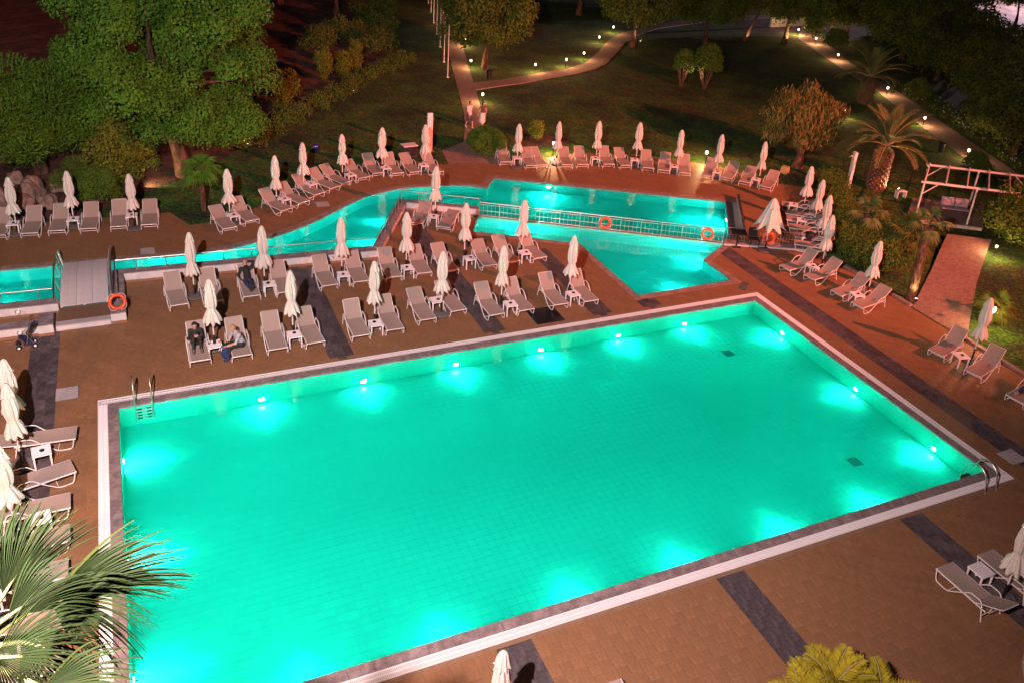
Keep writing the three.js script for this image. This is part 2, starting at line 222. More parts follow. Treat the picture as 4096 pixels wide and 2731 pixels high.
// ---------------------------------------------------------------- tile laying
camera.updateMatrixWorld(true);
const frustumM = new THREE.Matrix4().multiplyMatrices(camera.projectionMatrix, camera.matrixWorldInverse);
const inFrame = (x, y, z) => { const p = V(x, y, z).applyMatrix4(frustumM); return Math.abs(p.x) < 1 && Math.abs(p.y) < 1 && p.z < 1; };
function tone(r, s = 0.16) { const k = 1 + s * (r - 0.5); return k; }
function boxes(list, thick) {                              // list: [x, y(top), z, w, l, tone] -> one geometry of five-sided pieces with their own tone
  const pos = [], nor = [], uv = [], col = [];
  const quad = (a, b, c, d, n, k, o) => { for (const q of [a, b, c, a, c, d]) { pos.push(...q); nor.push(...n); uv.push(q[0] + o, q[2] + q[1] + o); col.push(k, k, k); } };
  for (const [x, y, z, w, l, k] of list) {
    const a = x - w / 2, b = x + w / 2, c = z - l / 2, d = z + l / 2, e = y - thick, o = ((x * 7.3 + z * 3.1) % 1) * 3;
    quad([a, y, c], [a, y, d], [b, y, d], [b, y, c], [0, 1, 0], k, o);
    quad([a, y, d], [a, e, d], [b, e, d], [b, y, d], [0, 0, 1], k, o); quad([b, y, c], [b, e, c], [a, e, c], [a, y, c], [0, 0, -1], k, o);
    quad([a, y, c], [a, e, c], [a, e, d], [a, y, d], [-1, 0, 0], k, o); quad([b, y, d], [b, e, d], [b, e, c], [b, y, c], [1, 0, 0], k, o);
  }
  const g = new THREE.BufferGeometry(); g.setAttribute('position', new THREE.Float32BufferAttribute(pos, 3)); g.setAttribute('normal', new THREE.Float32BufferAttribute(nor, 3)); g.setAttribute('uv', new THREE.Float32BufferAttribute(uv, 2)); g.setAttribute('color', new THREE.Float32BufferAttribute(col, 3)); return g;
}
const variants = new Map();
function pieceGeo(w, l, thick, k) { const key = [w.toFixed(3), l.toFixed(3), thick, k].join(); if (!variants.has(key)) variants.set(key, boxes([[0, 0, 0, w, l, k]], thick)); return variants.get(key); }
function layTiles(parent, list, mat, thick, most, name) {  // the nearest in the picture as pieces of their own, the rest as one part
  const near = list.filter((t) => inFrame(t[0], t[1], t[2])).map((t) => [camera.position.distanceTo(V(t[0], t[1], t[2])), t]).sort((a, b) => a[0] - b[0]).slice(0, most).map((t) => t[1]), set = new Set(near), q = [];
  for (const t of near) { const k = [0.97, 0.985, 1, 1.015, 1.03][Math.floor(hash(Math.round(t[0] * 50), Math.round(t[2] * 50), 3) * 5)]; const o = new THREE.Mesh(pieceGeo(t[3], t[4], thick, k), mat); o.name = name; o.position.set(t[0], t[1], t[2]); o.castShadow = o.receiveShadow = true; parent.add(o); }
  for (const t of list) if (!set.has(t)) q.push(t);
  if (q.length) { const o = mesh(name + 's', boxes(q, thick), mat, parent); o.userData.kind = 'stuff'; }
}
const bands = [[-2.0, -1.14, -5, 30], [7.0, 7.9, -7.6, 0], [12.86, 13.74, -10.2, 0], [17.25, 18.12, -6.4, 0], [19.55, 20.43, -0.95, 0], [25.88, 26.76, -4.3, 30], [7.8, 8.7, 12.6, 30], [13.93, 14.8, 12.6, 30], [20.18, 21.06, 12.6, 30]];
const inset = [14.88, 16.08, -1.45, -0.25];
function deckTiles(P, holes, y) {
  const A = [], B = [], w = 0.2835, l = 0.567;
  for (let i = -60; i < 135; i++) { const x = (i + 0.5) * w - 0.002, off = ((i % 2) + 2) % 2 ? l / 2 : 0;
    for (let j = -40; j < 34; j++) { const z = (j + 0.5) * l + off + 0.02; if (z > 20 || x < -9) continue;
      
      const ok = (px, pz) => inside(P, px, pz) && !holes.some((h) => inside(h, px, pz)), whole = (cx, cz, w2, l2) => ok(cx - w2 / 2, cz - l2 / 2) && ok(cx + w2 / 2, cz - l2 / 2) && ok(cx - w2 / 2, cz + l2 / 2) && ok(cx + w2 / 2, cz + l2 / 2);
      if (y === 0 && x > inset[0] && x < inset[1] && z > inset[2] && z < inset[3]) continue;
      const r = hash(i, j + 500, 9), dark = y === 0 && bands.some((b) => x > b[0] && x < b[1] && z > b[2] && z < b[3]);
      const put1 = (cx, cz, w2, l2) => (dark ? B : A).push([cx, y - 0.0015 * hash(i, j, 4), cz, w2, l2, dark ? tone(r, 0.5) : tone(r, 0.09)]);
      if (whole(x, z, w, l)) put1(x, z, w - 0.005, l - 0.005); else if (edgeDist(P, x, z) < 0.4 || holes.some((h) => edgeDist(h, x, z) < 0.4)) for (let u = 0; u < 2; u++) for (let v = 0; v < 4; v++) { const cx = x + (u - 0.5) * w / 2, cz = z + (v - 1.5) * l / 4; if (whole(cx, cz, w / 2, l / 4)) put1(cx, cz, w / 2, l / 4); } } }
  return [A, B];
}
{
  const base = struct('lower_deck', slab(lowerDeck, -0.25, -0.008, [poolRect]), M.grout);
  const [A, B] = deckTiles(lowerDeck, [poolRect], 0);
  layTiles(base, A, M.tile, 0.008, 240, 'deck_tile'); layTiles(base, B, M.slate, 0.008, 60, 'slate_tile');
  const up = struct('upper_terrace', slab(upperDeck, -0.1, U - 0.008), M.grout);
  const [C] = deckTiles(upperDeck, [], U); layTiles(up, C, M.tile, 0.008, 120, 'deck_tile');
  // dark granite inset and small metal covers set into the paving
  const ins = thing('granite_inset', 'square dark granite inset in the deck near the long pool', 'paving', [15.48, 0, -0.85]);
  for (let i = 0; i < 3; i++) for (let j = 0; j < 3; j++) mesh('slab', box(0.385, 0.012, 0.385, (i - 1) * 0.395, -0.004, (j - 1) * 0.395), M.darkGranite, ins);
  const hatches = [[-0.84, 0.001, -0.7, 0.62, 0.68, 'white access hatch in the deck beside the pool ladder'], [25.88, 0.001, 11.85, 0.7, 0.62, 'white access hatch beyond the pool handrail'], [1.89, U + 0.001, -10.42, 0.54, 0.58, 'pale access hatch in the terrace behind the bridge railing'], [9.7, U + 0.001, -13.75, 0.6, 0.6, 'pale access hatch beside the bend of the curved pool']];
  for (const [x, y, z, w, d, lab] of hatches) { const h = thing('access_hatch', lab, 'hatch', [x, y, z], 0, 'access hatches'); mesh('cover', rbox(w, 0.02, d, 0.006, 0, -0.001, 0), M.hatch, h); mesh('rim', [box(w + 0.03, 0.012, 0.015, 0, 0, d / 2 + 0.008), box(w + 0.03, 0.012, 0.015, 0, 0, -d / 2 - 0.008), box(0.015, 0.012, d, w / 2 + 0.008, 0, 0), box(0.015, 0.012, d, -w / 2 - 0.008, 0, 0)], M.steel, h); }
  for (const [x, z, l] of [[24.62, -0.5, 'farther of two small dark floor grates'], [24.95, -0.78, 'second small dark floor grate near the middle pool corner']]) { const d = thing('floor_grate', l, 'grate', [x, 0, z], 0.55); mesh('frame', rbox(0.42, 0.014, 0.34, 0.004, 0, 0.002, 0), M.channel, d); for (let i = 0; i < 7; i++) mesh('bar', box(0.4, 0.008, 0.02, 0, 0.011, -0.14 + i * 0.047), M.slateBar ??= std({ color: rgb(0.05, 0.045, 0.045), roughness: 0.6 }), d); }
  const fg = thing('floor_grate', 'tiny dark grate at the foot of the pool ladder', 'grate', [1.68, 0, -0.1]); mesh('frame', rbox(0.16, 0.014, 0.1, 0.003, 0, 0.002, 0), M.channel, fg); mesh('bar', box(0.14, 0.006, 0.012, 0, 0.011, 0), M.slateBar, fg);
}

// ---------------------------------------------------------------- pools
function wallTiles(P, closed, y0, y1, s, list) { const n = P.length; for (let i = 0; i < (closed ? n : n - 1); i++) { const a = P[i], b = P[(i + 1) % n], L = Math.hypot(b[0] - a[0], b[1] - a[1]), k = Math.max(1, Math.round(L / s)), r = Math.max(1, Math.round((y1 - y0) / s)); for (let u = 0; u < k; u++) for (let v = 0; v < r; v++) list.push([lerp(a[0], b[0], (u + 0.5) / k), y0 + ((v + 0.5) * (y1 - y0)) / r, lerp(a[1], b[1], (u + 0.5) / k), L / k - 0.005, (y1 - y0) / r - 0.005, Math.atan2(b[1] - a[1], b[0] - a[0])]); } }
const plate = new THREE.BoxGeometry(1, 1, 0.012);
function makePool(name, label, P, yW, depth, s, most, drains = [], tileMat = M.poolTile) {
  const yF = yW - depth, ccw = P.reduce((t, p, i) => { const q = P[(i + 1) % P.length]; return t + p[0] * q[1] - q[0] * p[1]; }, 0) > 0;
  const base = struct(name, sheet(P, yF - 0.008), M.poolGrout, label);
  const ribbon = []; for (let i = 0; i < P.length; i++) { const a = P[i], b = P[(i + 1) % P.length], dx = b[0] - a[0], dz = b[1] - a[1], L = Math.hypot(dx, dz), k = (ccw ? 0.056 : -0.056) / L; ribbon.push(box(L + 0.06, depth + 0.055, 0.1, (a[0] + b[0]) / 2 + dz * k, yF - 0.06 + (depth + 0.055) / 2, (a[1] + b[1]) / 2 - dx * k, 0, -Math.atan2(dz, dx))); }
  mesh('wall_lining', ribbon, M.poolGrout, base);
  const floor = [], x0 = Math.min(...P.map((p) => p[0])), x1 = Math.max(...P.map((p) => p[0])), z0 = Math.min(...P.map((p) => p[1])), z1 = Math.max(...P.map((p) => p[1]));
  const nx = Math.round((x1 - x0) / s), nz = Math.round((z1 - z0) / s), sx = (x1 - x0) / nx, sz = (z1 - z0) / nz;
  for (let i = 0; i < nx; i++) for (let j = 0; j < nz; j++) { const x = x0 + (i + 0.5) * sx, z = z0 + (j + 0.5) * sz; if (x < -9 || !inside(P, x, z)) continue; if (drains.some((d) => Math.abs(d[0] - x) < 0.26 && Math.abs(d[1] - z) < 0.26)) continue; floor.push([x, yF, z, sx - 0.005, sz - 0.005, 0.985 + 0.02 * hash(i, j, 6)]); }
  layTiles(base, floor, tileMat, 0.008, most, 'pool_tile');
  const wl = []; wallTiles(P, true, yF, yW - 0.004, s, wl); const gs = [];
  for (const [x, y, z, w, h, a] of wl) { if (x < -9) continue; const g = plate.clone(); put(g, 0, 0, 0, 0, 0, 0, [w, h, 1]); put(g, x, y, z, 0, -a, 0); const c = new Float32Array(g.attributes.position.count * 3).fill(0.975 + 0.035 * hash(Math.round(x * 40 + z * 17), Math.round(y * 40), 6)); g.setAttribute('color', new THREE.BufferAttribute(c, 3)); gs.push(g); }
  const t = mesh('wall_tiles', gs, tileMat, base); t.userData.kind = 'stuff';
  const cx = (x0 + x1) / 2, cz = (z0 + z1) / 2, grow = P.map((p, i) => { const a = P[(i + P.length - 1) % P.length], b = P[(i + 1) % P.length], u = [p[0] - a[0], p[1] - a[1]], v = [b[0] - p[0], b[1] - p[1]], lu = Math.hypot(...u), lv = Math.hypot(...v), sg = ccw ? 1 : -1; return [p[0] + 0.02 * sg * (u[1] / lu + v[1] / lv), p[1] - 0.02 * sg * (u[0] / lu + v[0] / lv)]; });
  struct('water', slab(grow, yF - 0.02, yW), M.water);
  for (const [x, z] of drains) { const d = thing('floor_drain', drains.indexOf(drains.find((q) => q[0] === x && q[1] === z)) ? 'square dark drain cover on the pool floor near the handrail' : 'square dark drain cover on the pool floor near the far wall lights', 'drain', [x, yF, z]); mesh('cover', rbox(0.42, 0.02, 0.42, 0.006, 0, 0.002, 0), M.drain ??= std({ color: rgb(0.06, 0.4, 0.33), roughness: 0.6 }), d); for (let i = 0; i < 6; i++) mesh('slot', box(0.34, 0.006, 0.02, 0, 0.014, -0.15 + i * 0.06), M.channel, d); }
}
makePool('long_pool', 'tiled basin of the large rectangular pool', waterRect, -0.035, 1.245, 0.25, 260, [[21.55, 2.88], [21.58, 9.68]]);
makePool('upper_pool', 'tiled basin of the curved upper pool', waterUp, U - 0.04, 1.15, 0.25, 40, [], M.poolTileBlue);
makePool('middle_pool', 'tiled basin of the angular middle pool', middlePool, -0.035, 1.03, 0.25, 60, [], M.poolTileBlue);

// pool lights: lens in a steel ring and an area light of the same size in front of it
const lensGeo = put(new THREE.CylinderGeometry(0.085, 0.085, 0.02, 24), 0, 0, 0.012, Math.PI / 2), ringGeo = torus(0.1, 0.014, 8, 28, 0, 0, 0.012);
function poolLight(x, y, z, nx, nz, label, k = 1) {
  const o = thing('pool_light', label, 'light', [x, y, z], Math.atan2(nx, nz), 'underwater pool lights');
  mesh('light_lens', lensGeo, M.lens, o); mesh('ring', ringGeo, M.steel, o);
  const l = new THREE.RectAreaLight(rgb(...POOL_LAMP.color), POOL_LAMP.nits * k, 0.15, 0.15), n = V(nx, 0, nz).normalize(); l.position.set(x + n.x * 0.035, y, z + n.z * 0.035); l.lookAt(l.position.clone().add(n)); scene.add(l);
  spot([x + n.x * 0.04, y, z + n.z * 0.04], [x + n.x * 0.5, y - 0.28, z + n.z * 0.5], POOL_LAMP.color, POOL_LAMP.beam * k, 0.45, 0.75, 2);
}
[4.7, 8.03, 11.33, 14.67, 17.97, 21.0].forEach((x, i) => poolLight(x, -1.0, 0.6, 0, 1, ORD[i] + ' underwater light on the far wall of the long pool, from the ladder'));
[2.5, 6.6, 10.2].forEach((z, i) => poolLight(24.45, -0.99, z, -1, 0, ORD[i] + ' underwater light on the end wall of the long pool, from the far corner'));
[2.5, 6.55, 10.2].forEach((z, i) => poolLight(0.56, -0.99, z, 1, 0, ORD[i] + ' underwater light along the ladder end of the long pool'));
[4.0, 7.2, 10.64, 13.9, 17.3, 20.55].forEach((x, i) => poolLight(x, -1.0, 12.08, 0, -1, ORD[i] + ' underwater light under the near edge of the long pool'));
poolLight(21.7, -0.4, -13.81, -0.497, 0.868, 'underwater light on the far wall of the upper pool', 1.7);
poolLight(28.75, -0.4, -7.36, -0.84, -0.54, 'underwater light at the end of the upper pool below the low screen wall', 1.7);
poolLight(24.85, -0.75, -3.565, -0.52, -0.853, 'underwater light at the inner corner of the middle pool', 1.2);
poolLight(22.25, -0.75, -1.26, 0, -1, 'underwater light under the near edge of the middle pool', 1.2);
poolLight(17.45, -0.75, -7.97, 0.51, -0.86, 'underwater light below the closed parasol at the middle pool end', 1.2);
[[-3.0, -6.64], [-6.5, -6.76]].forEach(([x, z], i) => poolLight(x, -0.6, z, 0, -1, ORD[i] + ' underwater light left of the bridge under the low wall', 0.8));
[2.3, 4.6, 7.0, 9.3].forEach((x, i) => poolLight(x, -0.6, lerp(-8.3, -7.83, (x - 0.46) / 10.1), 0, -1, ORD[i] + ' underwater light of the curved pool under the low wall', 0.4));
[[11.5, -9.6], [12.6, -11.69]].forEach(([x, z], i) => poolLight(x, -0.6, z, -0.885, -0.466, ORD[i] + ' added unseen underwater light under the slanting low wall of the curved pool', 0.42));  // unseen lamps, added as a pair to lighten the dark bend
poolLight(14.9, -0.6, -11.87, 0.5, -0.866, 'added unseen underwater light of the upper pool behind the angled loungers', 0.6);  // no lens known on this wall; lamp added to brighten the water here

// ---------------------------------------------------------------- stone edges
function stonesAlong(parent, P, width, y, thick, mat, name, len = 0.6, side = 1) {   // P: inner edge; stones reach `width` to its side
  const Q = offset(P, width * side);
  for (let i = 0; i < P.length - 1; i++) {
    const a = P[i], b = P[i + 1], c = Q[i], d = Q[i + 1], L = Math.hypot(b[0] - a[0], b[1] - a[1]), n = Math.max(1, Math.round(L / len)), gap = 0.004 / L;
    for (let k = 0; k < n; k++) {
      const t0 = k / n + gap, t1 = (k + 1) / n - gap, q = (p, r, t) => [lerp(p[0], r[0], t), lerp(p[1], r[1], t)], A = q(a, b, t0), B = q(a, b, t1), D = q(c, d, t0), C = q(c, d, t1), mx = (A[0] + C[0]) / 2, mz = (A[1] + C[1]) / 2;
      const g = slab([A, B, C, D].map((p) => [p[0] - mx, p[1] - mz]), -thick, 0), u = g.attributes.uv, o = rnd() * 5; for (let j = 0; j < u.count; j++) u.setXY(j, u.getX(j) + o, u.getY(j) + o * 0.7);
      const m = mesh(name, g, mat, parent); m.position.set(mx, y - 0.001 * rnd(), mz);
    }
  }
}
{
  // long pool: grey stone rim and white overflow grating
  const rim = struct('pool_coping', slab(poolRect.map(([x, z]) => [lerp(x, 12.5, 0.004), lerp(z, 6.3, 0.004)]), -0.25, -0.1, [waterRect]), M.grout);
  const o = 0.27, R = [[o, o], [25 - o, o], [25 - o, 12.65 - o], [o, 12.65 - o]];
  for (let i = 0; i < 4; i++) { const a = waterRect[i], b = waterRect[(i + 1) % 4], c = R[i], d = R[(i + 1) % 4], n = Math.round(Math.hypot(b[0] - a[0], b[1] - a[1]) / 0.6); for (let k = 0; k < n; k++) { const t0 = k / n + 0.00018, t1 = (k + 1) / n - 0.00018, f0 = k ? t0 : 0, f1 = k < n - 1 ? t1 : 1, q = (p, r, t) => [lerp(p[0], r[0], t), lerp(p[1], r[1], t)], A = q(a, b, f0), B = q(a, b, f1), alongX = i % 2 === 0, D = k ? (alongX ? [A[0], c[1]] : [c[0], A[1]]) : c, C = k < n - 1 ? (alongX ? [B[0], c[1]] : [c[0], B[1]]) : d; const mx = (A[0] + B[0]) / 2, mz = (A[1] + B[1]) / 2, g = slab([A, B, C, D].map((p) => [p[0] - mx, p[1] - mz]), -0.1, 0), u = g.attributes.uv, of = rnd() * 6; for (let j = 0; j < u.count; j++) u.setXY(j, u.getX(j) + of, u.getY(j) + of * 0.6); const m = mesh('coping_stone', g, M.coping, rim); m.position.set(mx, 0.012 - 0.0015 * rnd(), mz); } }
  const gt = thing('overflow_grating', 'white slotted overflow grating all around the long pool', 'grating');
  const ch = []; for (const [x, z, w, d] of [[12.5, 0.135, 25, 0.27], [12.5, 12.515, 25, 0.27], [0.135, 6.325, 0.27, 12.1], [24.865, 6.325, 0.27, 12.1]]) ch.push(box(w, 0.03, d, x, -0.055, z)); mesh('channel', ch, M.channel, gt);
  const rails = []; for (const k of [0.012, 0.135, 0.258]) { rails.push(box(25 - 2 * k + 0.02, 0.03, 0.02, 12.5, -0.008, k), box(25 - 2 * k + 0.02, 0.03, 0.02, 12.5, -0.008, 12.65 - k), box(0.02, 0.03, 12.65 - 2 * k, k, -0.0081, 6.325), box(0.02, 0.03, 12.65 - 2 * k, 25 - k, -0.0081, 6.325)); } mesh('rail', rails, M.grating, gt);
  const bars = [], B = (w, d, x, z) => bars.push([x, 0.004, z, w, d, 1]); for (let i = 0; i < 25 / 0.04; i++) { const x = 0.02 + i * 0.04; B(0.024, 0.252, x, 0.135); B(0.024, 0.252, x, 12.515); } for (let i = 0; i < 12.05 / 0.04; i++) { const z = 0.3 + i * 0.04; B(0.252, 0.024, 0.135, z); B(0.252, 0.024, 24.865, z); }
  const bm = mesh('bars', boxes(bars, 0.03), M.grating, gt); bm.userData.kind = 'stuff';
  // upper pool and middle pool rims
  const r2 = struct('terrace_coping', box(0.1, 0.02, 0.1, 20, 0.0, -16.9), M.grout);
  stonesAlong(r2, backEdge.slice(1), 0.34, U + 0.012, 0.06, M.sand, 'coping_stone', 0.5, -1); stonesAlong(r2, [backEdge[backEdge.length - 1], ...slantBack], 0.42, U + 0.013, 0.06, M.sand, 'coping_stone', 0.6, -1);
  const r3 = struct('middle_coping', box(0.1, 0.02, 0.1, 19.2, -0.1, -4), M.grout);
  stonesAlong(r3, [[15.61, -9.07], [19.86, -6.53], [19.86, -1.22], [24.62, -1.3], [24.58, -3.4], [26.43, -4.53]], 0.3, 0.013, 0.06, M.sand, 'coping_stone', 0.6, 1);
}

// ---------------------------------------------------------------- low walls
function lowWall(label, front, back, y0, y1, opts = {}) {   // front and back outlines as polylines of equal length
  const t = thing('low_wall', label, 'wall'), P = [...front, ...[...back].reverse()];
  mesh('wall_body', slab(P, y0, y1 - 0.035), M.whiteWall, t);
  if (opts.skirt !== false) for (let i = 0; i < front.length - 1; i++) { const a = front[i], b = front[i + 1], L = Math.hypot(b[0] - a[0], b[1] - a[1]), n = Math.max(1, Math.round(L / 0.56)), ang = -Math.atan2(b[1] - a[1], b[0] - a[0]), s = opts.flip ? -1 : 1, nx = (-(b[1] - a[1]) / L) * 0.009 * s, nz = ((b[0] - a[0]) / L) * 0.009 * s; for (let k = 0; k < n; k++) { const f = (k + 0.5) / n; mesh('skirting_tile', box(L / n - 0.006, 0.1, 0.014, 0, 0, 0), M.skirting, t).position.set(lerp(a[0], b[0], f) + nx, y0 + 0.05, lerp(a[1], b[1], f) + nz); t.children[t.children.length - 1].rotation.y = ang; } }
  const f2 = offset(front, opts.flip ? -0.02 : 0.02), n0 = t.children.length;
  for (let i = 0; i < front.length - 1; i++) { const L = Math.hypot(front[i + 1][0] - front[i][0], front[i + 1][1] - front[i][1]), n = Math.max(1, Math.round(L / 0.8)); for (let k = 0; k < n; k++) { const q = (p, r, u) => [lerp(p[0], r[0], u), lerp(p[1], r[1], u)], g0 = 0.003 / L, u0 = k / n + (k ? g0 : 0), u1 = (k + 1) / n - (k < n - 1 ? g0 : 0), pts = [q(f2[i], f2[i + 1], u0), q(f2[i], f2[i + 1], u1), q(back[i], back[i + 1], u1), q(back[i], back[i + 1], u0)], mx = pts.reduce((s, p) => s + p[0], 0) / 4, mz = pts.reduce((s, p) => s + p[1], 0) / 4; const m = mesh('cap_stone', slab(pts.map((p) => [p[0] - mx, p[1] - mz]), -0.035, 0), M.capStone, t); m.position.set(mx, y1 + 0.001 * rnd(), mz); } }
  return t;
}
lowWall('white low wall before the curved pool, facing the lounger deck', [[0.95, -7.9], [10.73, -7.40]], [[0.95, -8.27], [10.56, -7.84]], 0, 0.42);
lowWall('slanting white low wall between curved pool and lounger deck', [[10.76, -7.43], [13.4, -12.33]], [[10.6, -7.86], [13.21, -12.8]], 0, 0.42);
lowWall('white low wall closing the corner behind two angled loungers', [[13.44, -12.31], [16.5, -10.62]], [[13.24, -12.79], [16.6, -10.9]], 0, 0.42);
lowWall('white low wall left of the bridge', [[-16, -6.55], [-1.2, -6.06]], [[-16, -7.0], [-1.2, -6.47]], 0, 0.42);
lowWall('short white wall beside the bridge that carries the lifebuoy', [[0.46, -4.74], [0.95, -4.74]], [[0.46, -8.27], [0.95, -8.27]], 0, 0.42, {});
lowWall('long low bench wall behind the stroller', [[-16, -4.9], [-1.78, -4.6]], [[-16, -5.3], [-1.78, -5.05]], 0, 0.4, {});
lowWall('square end block of the bench wall', [[-1.77, -4.52], [-1.3, -4.52]], [[-1.77, -5.4], [-1.3, -5.4]], 0, 0.43, {});
{
  // tiled wall between the upper and the middle pool, terrace front, low screen wall, kerb of the lower deck
  const t = thing('pool_ledge', 'stone ledge under the railing between the upper and middle pools', 'ledge');
  mesh('wall_body', slab([[16.42, -10.54], [26.45, -4.55], [26.56, -4.74], [16.57, -10.72]], -0.9, U - 0.03), M.poolGrout, t);
  const a = [16.42, -10.54], b = [26.45, -4.55], L = Math.hypot(10.03, 5.99), ang = -Math.atan2(5.99, 10.03);
  for (let i = 0; i < 20; i++) { const f = (i + 0.5) / 20, m = mesh('cap_stone', box(L / 20 - 0.005, 0.03, 0.27), M.sand, t); m.position.set(lerp(a[0], b[0], f) + 0.066, U - 0.014, lerp(a[1], b[1], f) - 0.11); m.rotation.y = ang; }
  lowWall('white edge of the raised terrace behind the dark table', [[26.5, -4.52], [31.2, -2.34]], [[26.64, -4.8], [31.34, -2.62]], 0, U + 0.02, { skirt: false });
  const s = thing('screen_wall', 'low screen wall along the end of the upper pool', 'wall');
  const dir = Math.atan2(4.28, -2.75); for (let i = 0; i < 6; i++) { const f = (i + 0.5) / 6, m = mesh('panel', rbox(0.82, 0.3, 0.09, 0.01), M.whiteWall, s); m.position.set(lerp(30.69, 27.94, f), U + 0.15, lerp(-9.19, -4.91, f)); m.rotation.y = -dir; }
  for (let i = 0; i < 6; i++) { const f = (i + 0.5) / 6, m = mesh('cap', rbox(0.825, 0.03, 0.13, 0.008), M.steel, s); m.position.set(lerp(30.69, 27.94, f), U + 0.315, lerp(-9.19, -4.91, f)); m.rotation.y = -dir; }
  const pe = struct('pool_end_coping', box(0.1, 0.02, 0.1, 29.6, 0.0, -6.9), M.grout); stonesAlong(pe, [[29.89, -9.1], [27.3, -5.2]], 0.34, U + 0.014, 0.05, M.slateStone ??= std({ color: rgb(0.17, 0.15, 0.155), map: stoneTex, roughness: 0.6 }), 'coping_stone', 0.6, -1); stonesAlong(pe, [[30.18, -8.91], [27.59, -5.01]], 0.26, U + 0.016, 0.05, M.hatch, 'edge_stone', 0.6, -1);
  const k = thing('deck_kerb', 'pale kerb along the garden side of the lower deck', 'kerb'); for (let i = 0; i < 28; i++) { const z = -1.0 + i * 0.8 + 0.4; if (z > 3.2 && z < 5.7) continue; mesh('kerb_stone', rbox(0.2, 0.2, 0.79, 0.015), M.sand, k).position.set(30.74, -0.015, z); }
}
// steps below the bridge
{
  const s = thing('bridge_steps', 'two broad steps at the foot of the white bridge', 'steps');
  mesh('tread', slab([[-1.19, -6.05], [0.45, -6.05], [0.45, -5.05], [-1.26, -5.05]], 0, 0.2), M.grout, s);
  for (let i = 0; i < 6; i++) for (let j = 0; j < 2; j++) mesh('tread_tile', box(0.265, 0.01, 0.49), M.tilePlain ??= std({ color: rgb(0.27, 0.16, 0.098), map: mottle, roughness: 0.62 }), s).position.set(-1.05 + i * 0.272, 0.206, -5.79 + j * 0.5);
  mesh('nosing', rbox(1.7, 0.04, 0.32, 0.01, -0.4, 0.19, -4.895), M.hatch, s); mesh('riser', box(1.7, 0.165, 0.02, -0.4, 0.085, -4.75), M.whiteWall, s); mesh('core', box(1.68, 0.17, 0.27, -0.4, 0.085, -4.9), M.grout, s);
}
// arched white plank bridge
{
  const br = thing('plank_bridge', 'arched white plank bridge over the curved pool', 'bridge'), N = 29, za = -9.98, zb = -6.05, h = (t) => lerp(U + 0.03, 0.25, t) + 0.2 * Math.sin(Math.PI * t);
  for (let i = 0; i < N; i++) { const t = (i + 0.5) / N, z = lerp(za, zb, t), a = Math.atan2(h(t + 0.01) - h(t - 0.01), 0.02 * (zb - za)); for (const [w, x] of [[0.518, -0.89], [0.518, -0.37], [0.518, 0.15]]) { const m = mesh('board', rbox(w - 0.004, 0.03, 0.1325 + 0.001 * rnd(), 0.005), M.plank, br); m.position.set(x, h(t) + 0.002 * rnd(), z); m.rotation.x = -a; } }
  for (const x of [-1.1, -0.37, 0.36]) { const pts = []; for (let i = 0; i <= 16; i++) { const t = i / 16; pts.push([x, h(t) - 0.075, lerp(za, zb, t)]); } mesh('beam', sweep(pts, 0.05, 6), M.whitePaint, br); }
  for (const s of [-1, 1]) {
    const x = -0.37 + s * 0.83, top = []; for (let i = 0; i <= 20; i++) { const t = i / 20; top.push([x + s * 0.1, h(t) + 0.62 - 0.3 * Math.pow(Math.abs(t - 0.35) / 0.65, 3), lerp(za - 0.05, zb, t)]); }
    mesh('handrail', sweep(top, 0.03, 8), M.steel, br);
    for (const t of [0.0, 0.055, 0.2, 0.36, 0.54, 0.74, 0.95]) { const q = top[Math.round(t * 20)]; mesh('post', sweep([[x - s * 0.03, h(t) - 0.06, lerp(za - 0.05, zb, t)], [q[0], q[1], q[2]]], t < 0.1 ? 0.036 : 0.028, 8), t < 0.1 ? M.whitePaint : M.steel, br); }
  }
}
// railings
function handrail(label, pts, y, h, posts) { const r = thing('handrail', label, 'railing'); mesh('top_rail', sweep(fillet(pts.map(([x, z]) => [x, y + h, z]), 0.05), 0.022, 8), M.steel, r); for (const [x, z] of posts) { const p = mesh('post', cyl(0.015, 0.015, h, 8, 0, h / 2, 0), M.steel, r); p.position.set(x, y, z); const c = mesh('foot_plate', cyl(0.035, 0.035, 0.012, 10), M.steel, p); c.position.y = 0.006; } return r; }
const seq = (a, b, n) => Array.from({ length: n }, (_, i) => [lerp(a[0], b[0], (i + 0.5) / n), lerp(a[1], b[1], (i + 0.5) / n)]);
handrail('steel handrail on the low wall before the curved pool', [[0.72, -8.1], [10.62, -7.64]], 0.42, 0.47, seq([0.9, -8.1], [10.4, -7.65], 9));
handrail('steel handrail rising along the slanting low wall', [[10.68, -7.66], [13.3, -12.58]], 0.42, 0.47, seq([10.7, -7.75], [13.3, -12.5], 8));
handrail('steel handrail behind the two angled loungers', [[13.34, -12.58], [16.5, -10.78]], 0.42, 0.47, seq([13.5, -12.5], [16.4, -10.8], 3));
handrail('steel handrail on the wall left of the bridge', [[-16, -6.85], [-1.35, -6.3]], 0.42, 0.47, seq([-16, -6.85], [-1.2, -6.3], 13));
handrail('steel handrail running down beside the bridge to the lifebuoy', [[0.7, -8.12], [0.7, -5.5]], 0.42, 0.47, [[0.7, -7.9], [0.7, -6.9], [0.7, -5.7]]);
